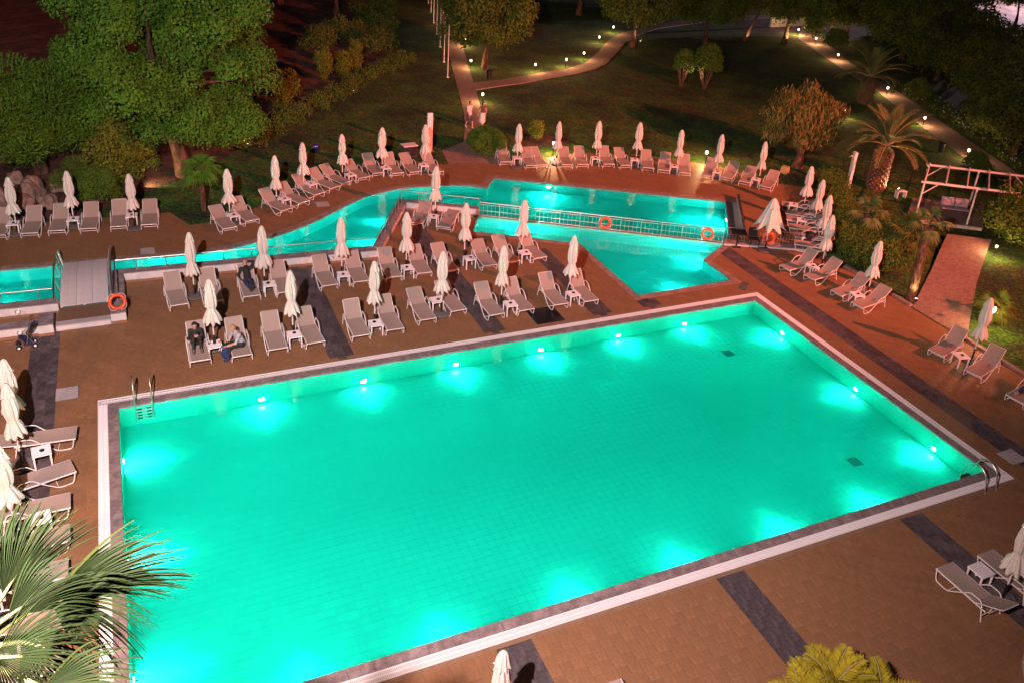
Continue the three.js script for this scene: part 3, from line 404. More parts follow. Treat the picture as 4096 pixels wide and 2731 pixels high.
{
  const r = thing('picket_railing', 'long steel railing with pickets between the upper and middle pools', 'railing'), a = [16.45, -10.47], b = [26.42, -4.57], N = 12, ang = -Math.atan2(b[1] - a[1], b[0] - a[0]), L = Math.hypot(b[0] - a[0], b[1] - a[1]), Q = (f, y) => [lerp(a[0], b[0], f), y, lerp(a[1], b[1], f)];
  mesh('top_rail', sweep(fillet([[16.5, 0.89, -10.76], Q(0.0, 0.89), Q(0.004, 0.83), Q(1, 0.83)], 0.04), 0.024, 8), M.steel, r);
  for (const [y, q] of [[0.72, 0.012], [0.42, 0.012], [0.17, 0.014]]) mesh('rail', sweep([Q(0, y), Q(1, y)], q, 6), M.steel, r);
  for (let i = 0; i <= N; i++) mesh('post', cyl(0.019, 0.019, 0.72, 8), M.steel, r).position.set(...Q(i / N, 0.46));
  for (let i = 0; i < N * 5; i++) { if (i % 5 === 0) continue; mesh('picket', cyl(0.006, 0.006, 0.54, 5), M.steel, r).position.set(...Q(i / (N * 5), 0.44)); }
  // second length along the terrace edge
  const r2 = thing('picket_railing', 'shorter picket railing on the terrace edge behind the dark table', 'railing'), c = [26.75, -4.7], d = [29.75, -3.2], K = (f, y) => [lerp(c[0], d[0], f), y, lerp(c[1], d[1], f)];
  mesh('top_rail', sweep([K(0, U + 0.72), K(1, U + 0.72)], 0.024, 8), M.steel, r2); for (const y of [U + 0.36, U + 0.08]) mesh('rail', sweep([K(0, y), K(1, y)], 0.012, 6), M.steel, r2);
  for (let i = 0; i <= 4; i++) mesh('post', cyl(0.019, 0.019, 0.72, 8), M.steel, r2).position.set(...K(i / 4, U + 0.36));
  for (let i = 1; i < 24; i++) if (i % 6) mesh('picket', cyl(0.007, 0.007, 0.62, 5), M.steel, r2).position.set(...K(i / 24, U + 0.4));
  // garden fence behind the pergola
  const f = thing('garden_fence', 'thin dark wire fence on the lawn behind the pergola', 'fence'); for (let i = 0; i < 6; i++) mesh('post', box(0.05, 1.0, 0.05, 0, 0.5, 0), M.black, f).position.set(lerp(39.9, 45.6, i / 5), 0.07, lerp(-11.3, -7.8, i / 5)); for (const y of [0.5, 0.95]) mesh('rail', sweep([[39.9, 0.07 + y, -11.3], [45.6, 0.07 + y, -7.8]], 0.015, 5), M.black, f);
}
// lifebuoys
function lifebuoy(label, at, turn, tilt) {
  const o = thing('lifebuoy', label, 'lifebuoy', at, turn, 'lifebuoys'), q = new THREE.Group();
  const ring = mesh('ring', torus(0.24, 0.062, 12, 36, 0, 0, 0, tilt), M.orange, o);
  for (let i = 0; i < 4; i++) { const a = Math.PI / 4 + i * Math.PI / 2; mesh('band', put(torus(0.066, 0.006, 6, 16, 0, 0, 0, 0, Math.PI / 2, 0), 0.24 * Math.cos(a), 0.24 * Math.sin(a), 0, 0, 0, a).rotateX(tilt), M.rope, o); }
  const pts = []; for (let i = 0; i <= 48; i++) { const a = (i / 48) * Math.PI * 2 + Math.PI / 4, r = 0.31 + 0.03 * Math.cos(a * 4 - Math.PI); pts.push(V(r * Math.cos(a), r * Math.sin(a), 0.02)); } mesh('rope', sweep(pts, 0.008, 5, false).rotateX(tilt), M.rope, o);
}
lifebuoy('orange lifebuoy on the wall end beside the bridge', [0.72, 0.72, -4.98], 0.15, -0.35);
lifebuoy('orange lifebuoy hung mid-way on the long picket railing', [21.6, 0.5, -7.36], -0.54, -0.05);
lifebuoy('orange lifebuoy at the end of the long picket railing', [25.75, 0.5, -4.9], -0.54, -0.05);
lifebuoy('orange lifebuoy half hidden behind the half open parasol', [28.45, 0.46, -3.75], -0.45, -0.05);
// pool ladder and entry rails
{
  const l = thing('pool_ladder', 'steel ladder with four treads at the corner of the long pool', 'ladder', [1.26, 0, 0.6]);
  for (const x of [-0.24, 0.24]) { mesh('rail', pipe([[x, 0, -0.78], [x, 0.72, -0.62], [x, 0.86, -0.3], [x, 0.6, -0.02], [x, 0.05, 0.08], [x, -0.92, 0.1]], 0.02, 8, 0.14), M.steel, l); mesh('foot_plate', cyl(0.04, 0.04, 0.012, 12, x, 0.008, -0.78), M.steel, l); }
  for (let i = 0; i < 4; i++) { const t = mesh('tread', rbox(0.46, 0.025, 0.09, 0.008, 0, -0.18 - i * 0.2, 0.1), M.whitePaint, l); for (const s of [-1, 1]) mesh('grip', box(0.12, 0.006, 0.06, s * 0.13, -0.164 - i * 0.2, 0.1), M.blackRubber, t); }
  const r = thing('pool_handrails', 'pair of bent steel entry rails at the pool corner', 'handrail', [23.75, 0, 12.4]);
  for (const x of [-0.23, 0.23]) { mesh('rail', pipe([[x, 0.0, 0.42], [x, 0.5, 0.3], [x, 0.72, 0.02], [x, 0.62, -0.3], [x, 0.1, -0.48], [x, -0.75, -0.5]], 0.021, 8, 0.13), M.steel, r); mesh('foot_plate', cyl(0.04, 0.04, 0.012, 12, x, 0.008, 0.42), M.steel, r); }
  mesh('tread', rbox(0.44, 0.03, 0.12, 0.008, 0, -0.2, -0.5), M.blackRubber, r); mesh('tread', rbox(0.44, 0.03, 0.12, 0.008, 0, -0.5, -0.5), M.blackRubber, r);
}
// round lamps let into the low walls (not lit)
{
  const g = join([torus(0.075, 0.018, 8, 20)]), d = put(new THREE.SphereGeometry(0.07, 14, 8, 0, Math.PI * 2, 0, Math.PI / 2), 0, 0, 0, Math.PI / 2, 0, 0, [1, 0.35, 1]);
  const lamps = [[5.05, 0.24, -7.66, 0, 'on the low wall behind the man in black'], [2.75, 0.24, -7.78, 0, 'on the low wall beside the bridge end loungers'], [8.75, 0.24, -7.47, 0, 'on the low wall behind a closed parasol'], [15.3, 0.24, -11.26, -0.505, 'on the corner wall above the flat lounger'], [11.55, 0.24, -8.84, 1.077, 'on the slanting wall, nearest the deck'], [12.3, 0.24, -10.24, 1.077, 'on the slanting wall, middle one'], [12.95, 0.24, -11.44, 1.077, 'on the slanting wall, nearest the corner'], [-2.45, 0.24, -6.06, -0.033, 'on the wall left of the bridge'], [-2.3, 0.2, -4.58, -0.02, 'on the bench wall beside the stroller']];
  for (const [x, y, z, a, l] of lamps) { const o = thing('wall_lamp', 'round unlit lamp ' + l, 'lamp', [x, y, z], a, 'round wall lamps'); mesh('rim', g, M.steel, o); mesh('glass', d, M.whitePlastic, o); }
}

// ---------------------------------------------------------------- sun loungers (foot edge at z = 0, head towards -z)
function makeLounger(deg) {
  const t = thing('sun_lounger', 'lounger', 'sun lounger'), W = 0.3, y = 0.32, zp = -1.2, a = THREE.MathUtils.degToRad(deg), bl = 0.76, by = y + Math.sin(a) * bl, bz = zp - Math.cos(a) * bl;
  for (const s of [-1, 1]) mesh('side_frame', pipe([[s * 0.315, y - 0.02, -0.04], [s * 0.325, 0.02, -0.1], [s * 0.335, 0.02, -0.46], [s * 0.345, y, -0.84], [s * 0.345, y + 0.2, -1.04], [s * 0.345, y + 0.21, -1.36], [s * 0.345, 0.0, -1.5]], 0.017, 7, 0.09), M.whitePaint, t);
  for (const s of [-1, 1]) mesh('rail', rbox(0.035, 0.035, 1.5, 0.01, s * W, y - 0.012, -0.75), M.whitePaint, t);
  mesh('foot_bar', rbox(0.63, 0.035, 0.035, 0.01, 0, y - 0.012, -0.01), M.whitePaint, t);
  mesh('cross_bar', sweep([[-0.33, 0.02, -0.46], [0.33, 0.02, -0.46]], 0.014, 6), M.whitePaint, t); mesh('cross_bar', sweep([[-0.345, 0.2, -1.47], [0.345, 0.2, -1.47]], 0.012, 6), M.whitePaint, t);
  const sling = (za, ya, zb, yb, sag) => { const g = new THREE.BoxGeometry(0.56, 0.012, 1, 6, 1, 10), p = g.attributes.position; for (let i = 0; i < p.count; i++) { const k = p.getZ(i) + 0.5, x = p.getX(i), q = sag * Math.sin(Math.PI * k) * (1 - (x / 0.29) ** 2); p.setXYZ(i, x, lerp(yb, ya, k) - q + p.getY(i), lerp(zb, za, k)); } g.computeVertexNormals(); return g; };
  mesh('seat_sling', sling(0.0, y + 0.012, zp, y + 0.012, 0.022), M.sling, t);
  const back = mesh('backrest', sling(zp - 0.01, y + 0.014, bz, by + 0.014, 0.02), M.sling, t);
  mesh('back_frame', join([pipe([[-W + 0.01, y, zp], [-W + 0.01, by, bz], [W - 0.01, by, bz], [W - 0.01, y, zp]], 0.015, 6, 0.05)]), M.whitePaint, back);
  if (deg > 6) mesh('back_prop', pipe([[-0.24, y + Math.sin(a) * 0.45 - 0.02, zp - Math.cos(a) * 0.45], [-0.24, y - 0.05, zp - 0.34], [0.24, y - 0.05, zp - 0.34], [0.24, y + Math.sin(a) * 0.45 - 0.02, zp - Math.cos(a) * 0.45]], 0.01, 5, 0.04), M.whitePaint, t);
  scene.remove(t); used.set('sun_lounger', 0); return t;
}
const LOUNGE = { up: makeLounger(42), steep: makeLounger(48), easy: makeLounger(37), mid: makeLounger(30), flat: makeLounger(5) };
const D2R = Math.PI / 180;
function lounger(x, y, z, ang, label, group, kind = 'up') { const h = hash(Math.round(x * 10), Math.round(z * 10), 5); if (kind === 'up') kind = h < 0.25 ? 'steep' : h < 0.5 ? 'easy' : 'up'; return copy(LOUNGE[kind], [x, y, z], -(ang + (h - 0.5) * 3) * D2R, label, group); }
// ---------------------------------------------------------------- side tables, ashtrays, parasols
const TABLE = (() => {
  const t = thing('side_table', 'table', 'side table'), h = 0.45, w = 0.47, slats = [];
  mesh('rim', [box(w, 0.04, 0.04, 0, h - 0.02, w / 2 - 0.02), box(w, 0.04, 0.04, 0, h - 0.02, -w / 2 + 0.02), box(0.04, 0.04, w - 0.08, w / 2 - 0.02, h - 0.02, 0), box(0.04, 0.04, w - 0.08, -w / 2 + 0.02, h - 0.02, 0)], M.whitePlastic, t);
  for (let i = 0; i < 7; i++) mesh('slat', rbox(w - 0.08, 0.018, 0.048, 0.004, 0, h - 0.012, -0.168 + i * 0.056), M.whitePlastic, t);
  for (const sx of [-1, 1]) for (const sz of [-1, 1]) mesh('leg', put(new THREE.CylinderGeometry(0.036, 0.028, h - 0.02, 4, 1), sx * (w / 2 - 0.035), (h - 0.02) / 2, sz * (w / 2 - 0.035), 0, Math.PI / 4), M.whitePlastic, t);
  scene.remove(t); used.set('side_table', 0); return t;
})();
const ashGeo = lathe([[0.001, 0.006], [0.045, 0.006], [0.05, 0.028], [0.058, 0.034], [0.062, 0.03], [0.058, 0], [0.001, 0]], 20);
function table(x, y, z, turn, where, group, ash = true, dx = 0.02, dz = 0.02) {
  copy(TABLE, [x, y, z], turn, 'white slatted side table ' + where, group);
  if (ash) solid('ashtray', ashGeo, M.black, 'black ashtray ' + where, 'ashtray', 'ashtrays').position.set(x + dx, y + 0.448, z + dz);
}
function canopyGeo(prof, pleats, seed, twist = 0.5, amp = 0.15) {   // folded cloth as a pleated skin round the pole
  const n = 56, r = RNG(seed), pos = [], uv = [], idx = [], ph = r() * 6, lean = [r() * 0.03 - 0.015, r() * 0.03 - 0.015], fold = Array.from({ length: pleats }, () => 0.65 + 0.7 * r()), sh = Array.from({ length: prof.length }, () => [r() - 0.5, r() - 0.5]);
  prof.forEach(([y, R, k, drop], i) => { for (let j = 0; j <= n; j++) { const u = j / n, a = u * Math.PI * 2, q = (u * pleats + ph + twist * (i / prof.length)) % pleats, f = fold[Math.floor(q) % pleats], c = Math.cos((q % 1) * Math.PI * 2), rr = R * (1 + amp * k * f * c) * (1 + 0.05 * Math.sin(a * 2 + sh[i][0] * 2)); pos.push(rr * Math.cos(a) + lean[0] * (2.4 - y) + sh[i][0] * 0.012, y + (drop ?? 0) * (0.5 - 0.5 * c) * f, rr * Math.sin(a) + lean[1] * (2.4 - y) + sh[i][1] * 0.012); uv.push(u * 0.9, y); } });
  for (let i = 0; i < prof.length - 1; i++) for (let j = 0; j < n; j++) { const a = i * (n + 1) + j, c = a + n + 1; idx.push(a, a + 1, c, a + 1, c + 1, c); }
  const g = new THREE.BufferGeometry(); g.setAttribute('position', new THREE.Float32BufferAttribute(pos, 3)); g.setAttribute('uv', new THREE.Float32BufferAttribute(uv, 2)); g.setIndex(idx); g.computeVertexNormals(); return g;
}
function makeParasol(seed, open = 0) {
  const t = thing('parasol', 'parasol', 'parasol'), r = RNG(seed), k = 1 + 0.14 * (r() - 0.5), skirt = 0.24 + 0.06 * r(), low = 0.92 + 0.12 * r(), tie = low + 0.42 + 0.1 * r();
  const b = mesh('base', lathe([[0.001, 0.09], [0.05, 0.09], [0.06, 0.07], [0.3, 0.06], [0.34, 0.045], [0.35, 0.0], [0.001, 0]], 28), M.granite, t);
  mesh('sleeve', cyl(0.034, 0.034, 0.42, 12, 0, 0.28, 0), M.black, t); mesh('pole', cyl(0.024, 0.024, 2.0, 12, 0, 1.42, 0), M.whitePaint, t);
  mesh('knob', cyl(0.012, 0.012, 0.1, 8, 0.04, 0.42, 0, 0, 0, Math.PI / 2), M.black, t);
  if (!open) {
    mesh('canopy', canopyGeo([[2.3, 0.1 * k, 0.7], [2.12, 0.14 * k, 1], [1.95, 0.165 * k, 1.1], [1.75, 0.18 * k, 1.1], [tie + 0.14, 0.165 * k, 1], [tie + 0.04, 0.135, 0.8], [tie, 0.125, 0.6], [tie - 0.05, 0.135, 0.8], [tie - 0.14, 0.175, 0.9], [tie - 0.27, skirt * 0.84, 0.95], [low + 0.06, skirt * 0.97, 1.0, 0.03], [low - 0.02, skirt, 1.05, 0.07], [low - 0.05, skirt * 0.93, 1.1, 0.09]], 8, seed * 7 + 1, 0.9), M.canvas, t);
    mesh('tie_strap', torus(0.128, 0.012, 6, 28, 0, tie, 0, Math.PI / 2), M.canvas, t);
    mesh('top_cap', canopyGeo([[2.55, 0.004, 0], [2.535, 0.045, 0.1], [2.49, 0.08, 0.3], [2.36, 0.115, 0.8], [2.2, 0.15 * k, 1.5], [2.16, 0.16 * k, 1.9, 0.04]], 8, seed * 5 + 3, 0.2, 0.13), M.canvas, t);
  } else {
    mesh('canopy', canopyGeo([[2.3, 0.12, 0.5], [2.1, 0.26, 0.9], [1.8, 0.36, 1.1], [1.5, 0.47, 1.4], [1.25, 0.58, 1.9, 0.1], [1.12, 0.62, 2.1, 0.24]], 8, seed, 0.05, 0.12), M.canvas, t);
    mesh('top_cap', canopyGeo([[2.55, 0.004, 0], [2.53, 0.06, 0.1], [2.46, 0.13, 0.3], [2.3, 0.2, 0.8], [2.14, 0.27, 1.3], [2.1, 0.285, 1.6, 0.04]], 8, seed + 2, 0.05, 0.1), M.canvas, t);
    for (let i = 0; i < 8; i++) { const a = i * Math.PI / 4; mesh('rib', sweep([[0.03 * Math.cos(a), 2.3, 0.03 * Math.sin(a)], [0.5 * Math.cos(a), 1.22, 0.5 * Math.sin(a)]], 0.008, 5), M.whitePaint, t); }
  }
  scene.remove(t); used.set('parasol', 0); return t;
}
const PARASOL = Array.from({ length: 11 }, (_, i) => makeParasol(11 + i * 3)), OPEN_PARASOL = makeParasol(88, 1);
let parasolCount = 0;
function parasol(x, y, z, label, group = 'closed parasols', proto) { const c = copy(proto ?? PARASOL[parasolCount % 11], [x, y, z], (parasolCount * 2.4) % 6.28, label, group, [1, (y > 0 ? 0.985 : 1.035) + 0.02 * (hash(parasolCount, 3, 1) - 0.5), 1]); parasolCount++; return c; }

// ---------------------------------------------------------------- rows of furniture
{
  // lounger deck between the pools: two rows, feet towards the long pool
  const near = [[3.06, -0.9], [4.35, -0.8], [5.52, -0.88], [6.78, -0.91], [8.38, -0.91], [9.61, -0.97], [10.95, -1.33], [12.25, -1.63], [13.51, -0.92], [14.74, -0.92], [16.21, -0.95], [17.5, -0.86]], na = [0, -3, -1, -3, 1, -1, -1, -2, -2, -1, 2, 1];
  near.forEach(([x, z], i) => lounger(x, 0, z, na[i], i === 0 ? 'taupe lounger on which the woman in black sits' : i === 1 ? 'taupe lounger on which the man with the backpack sits' : 'taupe lounger in the row along the long pool, ' + ORD[i] + ' from the seated woman’s end', 'loungers in the row along the long pool', i === 6 || i === 7 ? 'mid' : 'up'));
  const far = [[2.72, -4.94], [3.91, -4.89], [5.23, -4.9], [6.48, -4.88], [8.15, -4.97], [9.4, -4.96], [10.72, -4.98], [11.98, -4.99], [13.12, -4.9], [14.82, -4.92], [15.91, -5.0], [17.2, -5.03]], fa = [-5, -2, 0, -3, -3, -2, 0, 2, -2, 2, -1, -3];
  far.forEach(([x, z], i) => lounger(x, 0, z, fa[i], i === 2 ? 'taupe lounger under the lying man in black' : 'taupe lounger in the row before the low wall, ' + ORD[i] + ' from the bridge', 'loungers in the row before the low wall', i === 9 ? 'mid' : 'up'));
  const rows = [[[3.55, -1.6], [6.15, -1.47], [9.0, -1.41], [11.62, -2.45], [14.22, -1.36], [16.93, -1.41]], [[3.3, -5.45], [5.96, -5.49], [8.8, -5.53], [11.39, -5.44], [14.13, -5.59], [16.63, -5.48]]], um = [[[3.6, -2.1], [6.2, -2.0], [9.1, -1.95], [11.7, -2.08], [14.1, -2.0], [17.08, -2.02]], [[3.31, -6.05], [5.86, -6.05], [8.86, -6.1], [11.5, -6.0], [14.16, -6.3], [16.76, -6.12]]], nm = ['in the row along the long pool', 'in the row before the low wall'];
  rows.forEach((R, j) => R.forEach(([x, z], i) => { if (j === 1 && i === 0) return; table(x, 0, z, (hash(i, j, 8) - 0.5) * 0.16, j === 0 && i === 0 ? 'between the seated woman and man' : j === 1 && i === 1 ? 'beside the lying man in black' : nm[j] + ', ' + ORD[i] + ' from the bridge side', 'white side tables', !(j === 0 && i === 0), (hash(i, j, 2) - 0.5) * 0.15, (hash(i, j, 3) - 0.5) * 0.12); }));
  um.forEach((R, j) => R.forEach(([x, z], i) => parasol(x, 0, z, 'closed cream parasol ' + (j === 0 && i === 0 ? 'between the seated woman and man' : j === 1 && i === 1 ? 'beside the lying man in black' : nm[j] + ', ' + ORD[i] + ' from the bridge side'))));
  // corner pair
  lounger(13.16, 0, -9.98, 32, 'raised taupe lounger in the walled corner, left of its table', 'two loungers in the walled corner', 'mid'); lounger(14.22, 0, -9.23, 33, 'flat taupe lounger in the walled corner, right of its table', 'two loungers in the walled corner', 'flat');
  table(14.08, 0, -10.26, -0.55, 'between the two loungers in the walled corner', 'white side tables'); parasol(14.4, 0, -10.95, 'closed cream parasol in the walled corner');
  // terrace, row behind the bridge
  const ta = [[-3.6, -12.76], [-2.44, -12.68], [-1.45, -12.69], [-0.27, -12.6], [0.88, -12.54], [2.06, -12.44]]; ta.forEach(([x, z], i) => lounger(x, U, z, 5, 'taupe lounger on the terrace behind the bridge, ' + ORD[i] + ' from the boulders', 'loungers on the terrace behind the bridge'));
  [[-3.05, -13.63], [-0.84, -13.53], [1.42, -13.39]].forEach(([x, z], i) => { table(x, U, z, -0.08, 'behind the bridge, ' + ORD[i] + ' from the boulders', 'white side tables'); parasol([-2.93, -0.83, 1.5][i], U, [-13.49, -13.76, -12.9][i], 'closed cream parasol on the terrace behind the bridge, ' + ORD[i] + ' from the boulders'); });
  // terrace, row round the bend
  const tb = [[5.22, -11.24, -12], [6.25, -11.84, -17], [7.89, -12.73, -27], [8.81, -13.44, -26], [9.71, -14.34, -28], [10.61, -15, -29], [11.3, -15.55, -27], [12.32, -16.02, -16], [13.19, -16.51, -7], [14.17, -16.28, -3], [15.12, -16.25, -4], [16.25, -15.99, -4]]; tb.forEach(([x, z, a], i) => lounger(x, U, z, a, 'taupe lounger on the terrace round the curved pool, ' + ORD[i] + ' from the small fan palm', 'loungers round the curved pool', i === 0 || i === 7 ? 'mid' : 'up'));
  [[5.5, -12.36, 0.25], [7.95, -13.78, 0.45], [9.5, -15.47, 0.48], [11.65, -16.27, 0.3], [13.67, -16.92, 0.1], [15.72, -16.89, 0.06]].forEach(([x, z, a], i) => table(x, U, z, a, 'round the curved pool, ' + ORD[i] + ' from the small fan palm', 'white side tables'));
  [[5.39, -12.66], [7.63, -13.98], [9.2, -15.66], [11.32, -16.58], [13.6, -17.35], [15.92, -17.29]].forEach(([x, z], i) => parasol(x, U, z, 'closed cream parasol round the curved pool, ' + ORD[i] + ' from the small fan palm'));
  // terrace, row behind the upper pool
  const tc = [[20.45, -16.7, 11], [21.63, -15.85, 12], [22.3, -15.8, 4], [23.67, -15.53, 17], [24.58, -15.38, 16], [26.09, -15.09, 15], [26.99, -14.68, 13], [28.04, -14.01, 24], [28.72, -13.47, 33], [29.7, -12.78, 30], [30.7, -12.14, 43], [31.64, -11.56, 49], [32.26, -10.73, 50], [32.96, -9.8, 54]]; tc.forEach(([x, z, a], i) => lounger(x, U, z, a, 'taupe lounger in the arc behind the upper pool, ' + ORD[i] + ' from the round bush', 'loungers in the arc behind the upper pool', i === 12 ? 'mid' : 'up'));
  [[21.2, -16.95, -0.2], [23.12, -16.2, -0.2], [25.62, -15.94, -0.25], [27.82, -15.21, -0.35], [29.51, -13.67, -0.55], [31.47, -12.23, -0.75], [33.02, -10.71, -0.9]].forEach(([x, z, a], i) => table(x, U, z, a, 'in the arc behind the upper pool, ' + ORD[i] + ' from the round bush', 'white side tables'));
  [[21.01, -16.53], [23.5, -16.63], [25.83, -16.22], [28.09, -15.51], [29.82, -13.83], [31.67, -12.56], [33.47, -10.98]].forEach(([x, z], i) => parasol(x, U, z, 'closed cream parasol in the arc behind the upper pool, ' + ORD[i] + ' from the round bush'));
  // terrace beside the hedge
  const td = [[32.32, -7.56, 130], [31.68, -6.48, 129], [31.17, -5.78, 128], [30.61, -4.91, 128], [30.13, -3.9, 128], [29.51, -3.18, 129]]; td.forEach(([x, z, a], i) => lounger(x, U, z, a, 'taupe lounger on the terrace beside the hedge, ' + ORD[i] + ' from the shower column', 'loungers beside the hedge'));
  [[32.57, -6.95], [31.57, -5.11], [30.36, -3.28]].forEach(([x, z], i) => table(x, U, z, -0.7, 'beside the hedge, ' + ORD[i] + ' from the shower column', 'white side tables'));
  [[33.23, -6.9], [32.32, -5.02], [31.14, -3.18]].forEach(([x, z], i) => parasol(x, U, z, 'closed cream parasol beside the hedge, ' + ORD[i] + ' from the shower column'));
  // right edge of the lower deck
  const te = [[27.3, -1.14, 83], [27.76, -0.04, 79], [27.89, 1.53, 80], [27.96, 2.66, 80], [28.16, 6.6, 76], [28.35, 8.11, 76], [28.4, 9.82, 79]]; te.forEach(([x, z, a], i) => lounger(x, 0, z, a, i === 6 ? 'taupe lounger with a lying person in navy trousers' : 'taupe lounger along the garden kerb, ' + ORD[i] + ' from the hedge', 'loungers along the garden kerb', i === 6 ? 'mid' : 'up'));
  [[28.49, -0.72], [28.51, 2.06], [28.79, 7.18]].forEach(([x, z], i) => table(x, 0, z, -0.2, 'along the garden kerb, ' + ORD[i] + ' from the hedge', 'white side tables'));
  [[29.4, -1.08], [29.44, 1.74], [29.6, 7.08]].forEach(([x, z], i) => parasol(x, 0, z, 'closed cream parasol along the garden kerb, ' + ORD[i] + ' from the hedge'));
  parasol(28.1, 0, -3.48, 'half open cream parasol beside the dark table', 'half open parasol', OPEN_PARASOL);
  // column at the ladder end of the long pool
  [[-0.51, 1.94, -86, 'flat'], [-0.56, 3.47, -106, 'mid'], [-0.6, 4.9, -92, 'flat'], [-0.58, 6.14, -92, 'mid'], [-0.6, 7.35, -92, 'flat'], [-0.6, 8.8, -90, 'mid'], [-0.6, 10.0, -90, 'flat']].forEach(([x, z, a, k], i) => lounger(x, 0, z, a, 'taupe lounger in the column at the ladder end of the pool, ' + ORD[i] + ' from the ladder', 'loungers at the ladder end of the pool', k));
  [[-1.33, 2.7], [-1.23, 5.5], [-1.23, 8.05], [-1.25, 9.4]].forEach(([x, z], i) => table(x, 0, z, 0.12, 'at the ladder end of the pool, ' + ORD[i] + ' from the ladder', 'white side tables'));
  [[-1.98, 1.35], [-1.84, 2.62], [-1.8, 5.35], [-1.8, 8.4]].forEach(([x, z], i) => parasol(x, 0, z, 'closed cream parasol at the ladder end of the pool, ' + ORD[i] + ' from the ladder'));
  // pairs on the hotel side of the long pool
  [[19.58, 14.75, 'on the hotel side of the pool, left of the slatted table'], [21.03, 14.8, 'on the hotel side of the pool, right of the slatted table'], [9.72, 14.66, 'cut off by the lower picture edge beside the lone parasol']].forEach(([x, z, l], i) => lounger(x, 0, z, 180, 'taupe lounger ' + l, 'loungers on the hotel side of the pool', 'mid'));
  table(20.25, 0, 15.3, 0, 'on the hotel side of the pool', 'white side tables', false); parasol(20.42, 0, 15.93, 'closed cream parasol on the hotel side near the pool handrail'); parasol(7.08, 0, 14.9, 'lone closed cream parasol at the lower picture edge');
}
// drinks, phone and small things on the tables
{
  const cup = (x, z, c, h, label) => { const g = thing('drink_glass', label, 'glass', [x, 0.449, z]); mesh('glass', lathe([[0.03, 0], [0.04, h], [0.037, h], [0.028, 0.006], [0.001, 0.006], [0.001, 0]], 18), phys({ color: 0xffffff, transmission: 1, roughness: 0.05, ior: 1.45 }), g); mesh('drink', cyl(0.034, 0.028, h * 0.8, 16, 0, h * 0.42 + 0.006, 0), std({ color: rgb(...c), roughness: 0.3 }), g); mesh('foam', cyl(0.034, 0.034, 0.012, 16, 0, h * 0.82 + 0.008, 0), M.whitePlastic, g); };
  cup(3.4, -1.62, [0.02, 0.01, 0.006], 0.12, 'glass of dark drink on the table beside the seated woman'); cup(3.72, -1.6, [0.55, 0.16, 0.01], 0.13, 'glass of amber drink on the table beside the seated man');
  const m = thing('menu_stand', 'small black menu stand on the table between woman and man', 'menu', [3.57, 0.452, -1.62], 0.4); mesh('card', box(0.1, 0.15, 0.006, 0, 0.075, 0, -0.25), M.black, m); mesh('foot', box(0.11, 0.008, 0.07, 0, 0.004, -0.01), M.black, m);
  const c = thing('cigarette_pack', 'small yellow cigarette pack on the table beside the lying man', 'pack', [5.99, 0.449, -5.56], 0.5); mesh('box', rbox(0.055, 0.085, 0.022, 0.003, 0, 0.045, 0), std({ color: rgb(0.7, 0.42, 0.1), roughness: 0.5 }), c); mesh('lid', rbox(0.056, 0.02, 0.023, 0.003, 0, 0.088, 0), M.whitePlastic, c);
  const ph = thing('mobile_phone', 'dark mobile phone on the table beside the lying man', 'phone', [5.88, 0.452, -5.5], 0.8); mesh('body', rbox(0.07, 0.009, 0.14, 0.004, 0, 0.004, 0), M.black, ph); mesh('screen', box(0.062, 0.001, 0.126, 0, 0.0094, 0), M.slateBar, ph);
}
// dark bistro table, chair and bin beside the terrace railing
{
  const b = thing('bistro_table', 'dark square pedestal table below the terrace railing', 'table', [27.03, 0, -4.25], -0.5); mesh('top', rbox(0.72, 0.03, 0.72, 0.01, 0, 0.73, 0), M.black, b); mesh('column', cyl(0.035, 0.035, 0.7, 12, 0, 0.37, 0), M.black, b); mesh('base_plate', rbox(0.42, 0.02, 0.42, 0.008, 0, 0.012, 0), M.black, b);
  const c = thing('bistro_chair', 'black armless chair between dark table and half open parasol', 'chair', [27.72, 0, -3.95], -0.35); mesh('seat', rbox(0.44, 0.03, 0.44, 0.01, 0, 0.45, 0), M.black, c); mesh('backrest', rbox(0.44, 0.42, 0.025, 0.01, 0, 0.72, -0.22, -0.12), M.black, c); for (const sx of [-1, 1]) for (const sz of [-1, 1]) mesh('leg', sweep([[sx * 0.19, 0.45, sz * 0.19], [sx * 0.22, 0, sz * 0.22]], 0.014, 6), M.black, c);
  const w = thing('waste_bin', 'black lidded bin at the end of the terrace railing', 'bin', [30.35, U, -3.15], 0.3); mesh('body', put(new THREE.CylinderGeometry(0.2, 0.16, 0.62, 18), 0, 0.31, 0), M.black, w); mesh('lid', lathe([[0.001, 0.16], [0.06, 0.15], [0.2, 0.05], [0.215, 0.02], [0.215, 0]], 18, 0, 0.62, 0), M.black, w);
}
